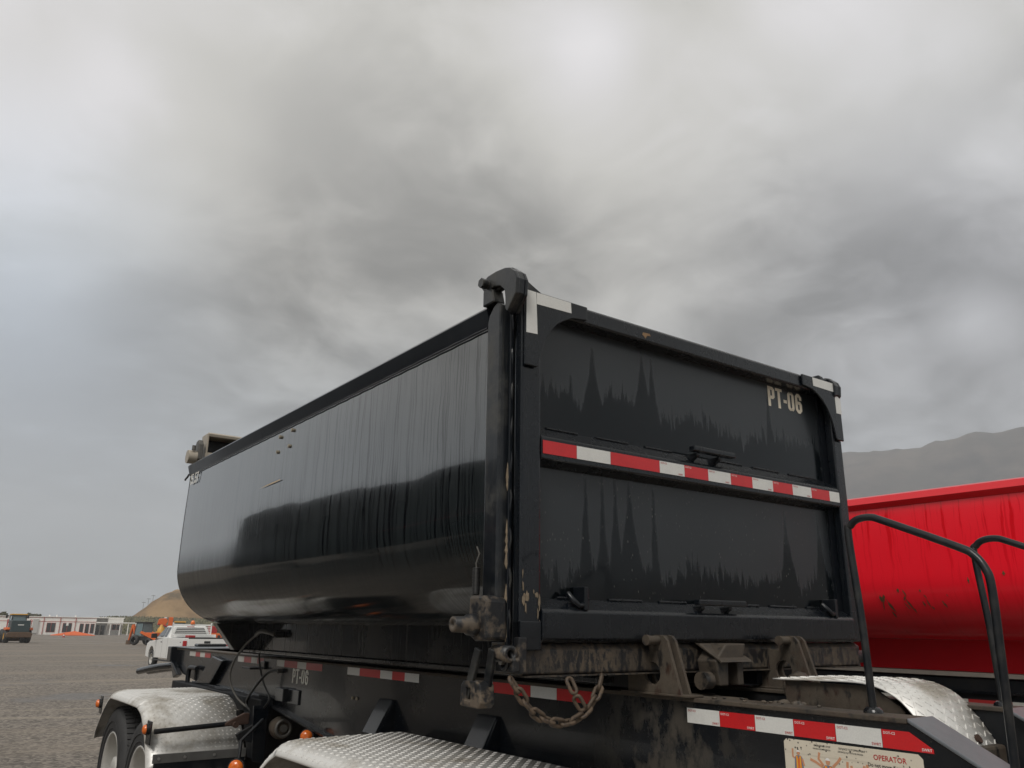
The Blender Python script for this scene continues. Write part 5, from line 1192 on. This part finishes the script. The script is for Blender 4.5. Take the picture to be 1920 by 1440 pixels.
# ================================================================== orange mast machine and low orange machine behind the pickup
MM = placed('drill_rig', 'orange mast machine with yellow cab rising behind the pickup cab', 'machine', (23.9, 104.5, 0), math.radians(-12))
part('chassis', MB().box(-1.2, 2.2, -.9, .9, .45, 1.0), M['blackp'], MM, bev=.04); part('deck', MB().box(-1.0, 1.2, -.8, .8, 1.0, 1.45), M['yellow'], MM, bev=.05)
part('mast', MB().box(.25, .75, -.3, .3, 1.4, 3.12), M['orange'], MM, bev=.04); part('turret', MB().lathe([(1.4, .45), (1.75, .4), (2.0, .22), (2.25, .16)], (-.45, -.3, 0), 'z', 14), M['yellow'], MM)
part('knuckle', MB().prism([(-.95, 2.2), (-.85, 2.9), (-.1, 3.0), (.2, 2.7), (.0, 2.2)], 'y', -.35, .35), M['orange'], MM, bev=.06); part('mast_lamp', MB().box(-.25, .05, -.3, .0, 2.98, 3.1), M['white'], MM)
part('arm', MB().cyl((-.9, -.3, 2.3), (.4, -.3, 2.0), .1, 8), M['mach_red'], MM); part('cab', MB().box(1.0, 2.1, -.7, .6, 1.3, 2.5), M['cabglass'], MM, bev=.05); part('cab_roof', MB().box(.9, 2.2, -.8, .7, 2.5, 2.66), M['yellow'], MM, bev=.03)
for x in (-.7, 1.6):
    for s in (-1, 1): part('tyre', MB().lathe([(-.15, .25), (-.17, .42), (0, .48), (.17, .42), (.15, .25)], (x, s*.85, .48), 'y', 18), M['rubber'], MM)
LM = placed('trencher', 'low orange tracked machine with round openings behind the pickup bed', 'machine', (26.6, 92.0, 0), math.radians(-5))
part('body', MB().box(-1.3, 1.5, -.7, .7, .45, 1.35), M['orange'], LM, bev=.07)
for k in range(3): part('port', MB().cyl((-.75+.55*k, -.71, 1.0), (-.75+.55*k, -.75, 1.0), .17, 12), M['blackp'], LM)
part('track', MB().prism([(-1.5, .25), (-1.3, .0), (1.5, .0), (1.7, .25), (1.5, .5), (-1.3, .5)], 'y', -.95, -.6), M['rubber'], LM, bev=.03); part('track', MB().prism([(-1.5, .25), (-1.3, .0), (1.5, .0), (1.7, .25), (1.5, .5), (-1.3, .5)], 'y', .6, .95), M['rubber'], LM, bev=.03)
part('hood', MB().box(-1.2, -.4, -.6, .6, 1.35, 2.1), M['mach_red'], LM, bev=.08); part('drum', MB().cyl((.1, -.4, 1.75), (.1, .4, 1.75), .38, 14), M['brown'], LM); part('boom', MB().cyl((.6, 0, 1.3), (1.6, 0, 2.1), .12, 8), M['blackp'], LM)

# ================================================================== rain haze over the valley
m = bpy.data.materials.new('haze_air'); m.use_nodes = True; nt = m.node_tree; nt.nodes.clear()
pv = nt.nodes.new('ShaderNodeVolumePrincipled'); pv.inputs['Color'].default_value = (.91, .94, .98, 1); pv.inputs['Density'].default_value = HAZE; pv.inputs['Anisotropy'].default_value = 0.0
nt.links.new(pv.outputs[0], nt.nodes.new('ShaderNodeOutputMaterial').inputs['Volume'])
if HAZE: single('haze', MB().box(-3000, 3000, -3000, 3000, -6, 372), m, 'pale rain haze greying the far mountains', 'haze', kind='stuff')
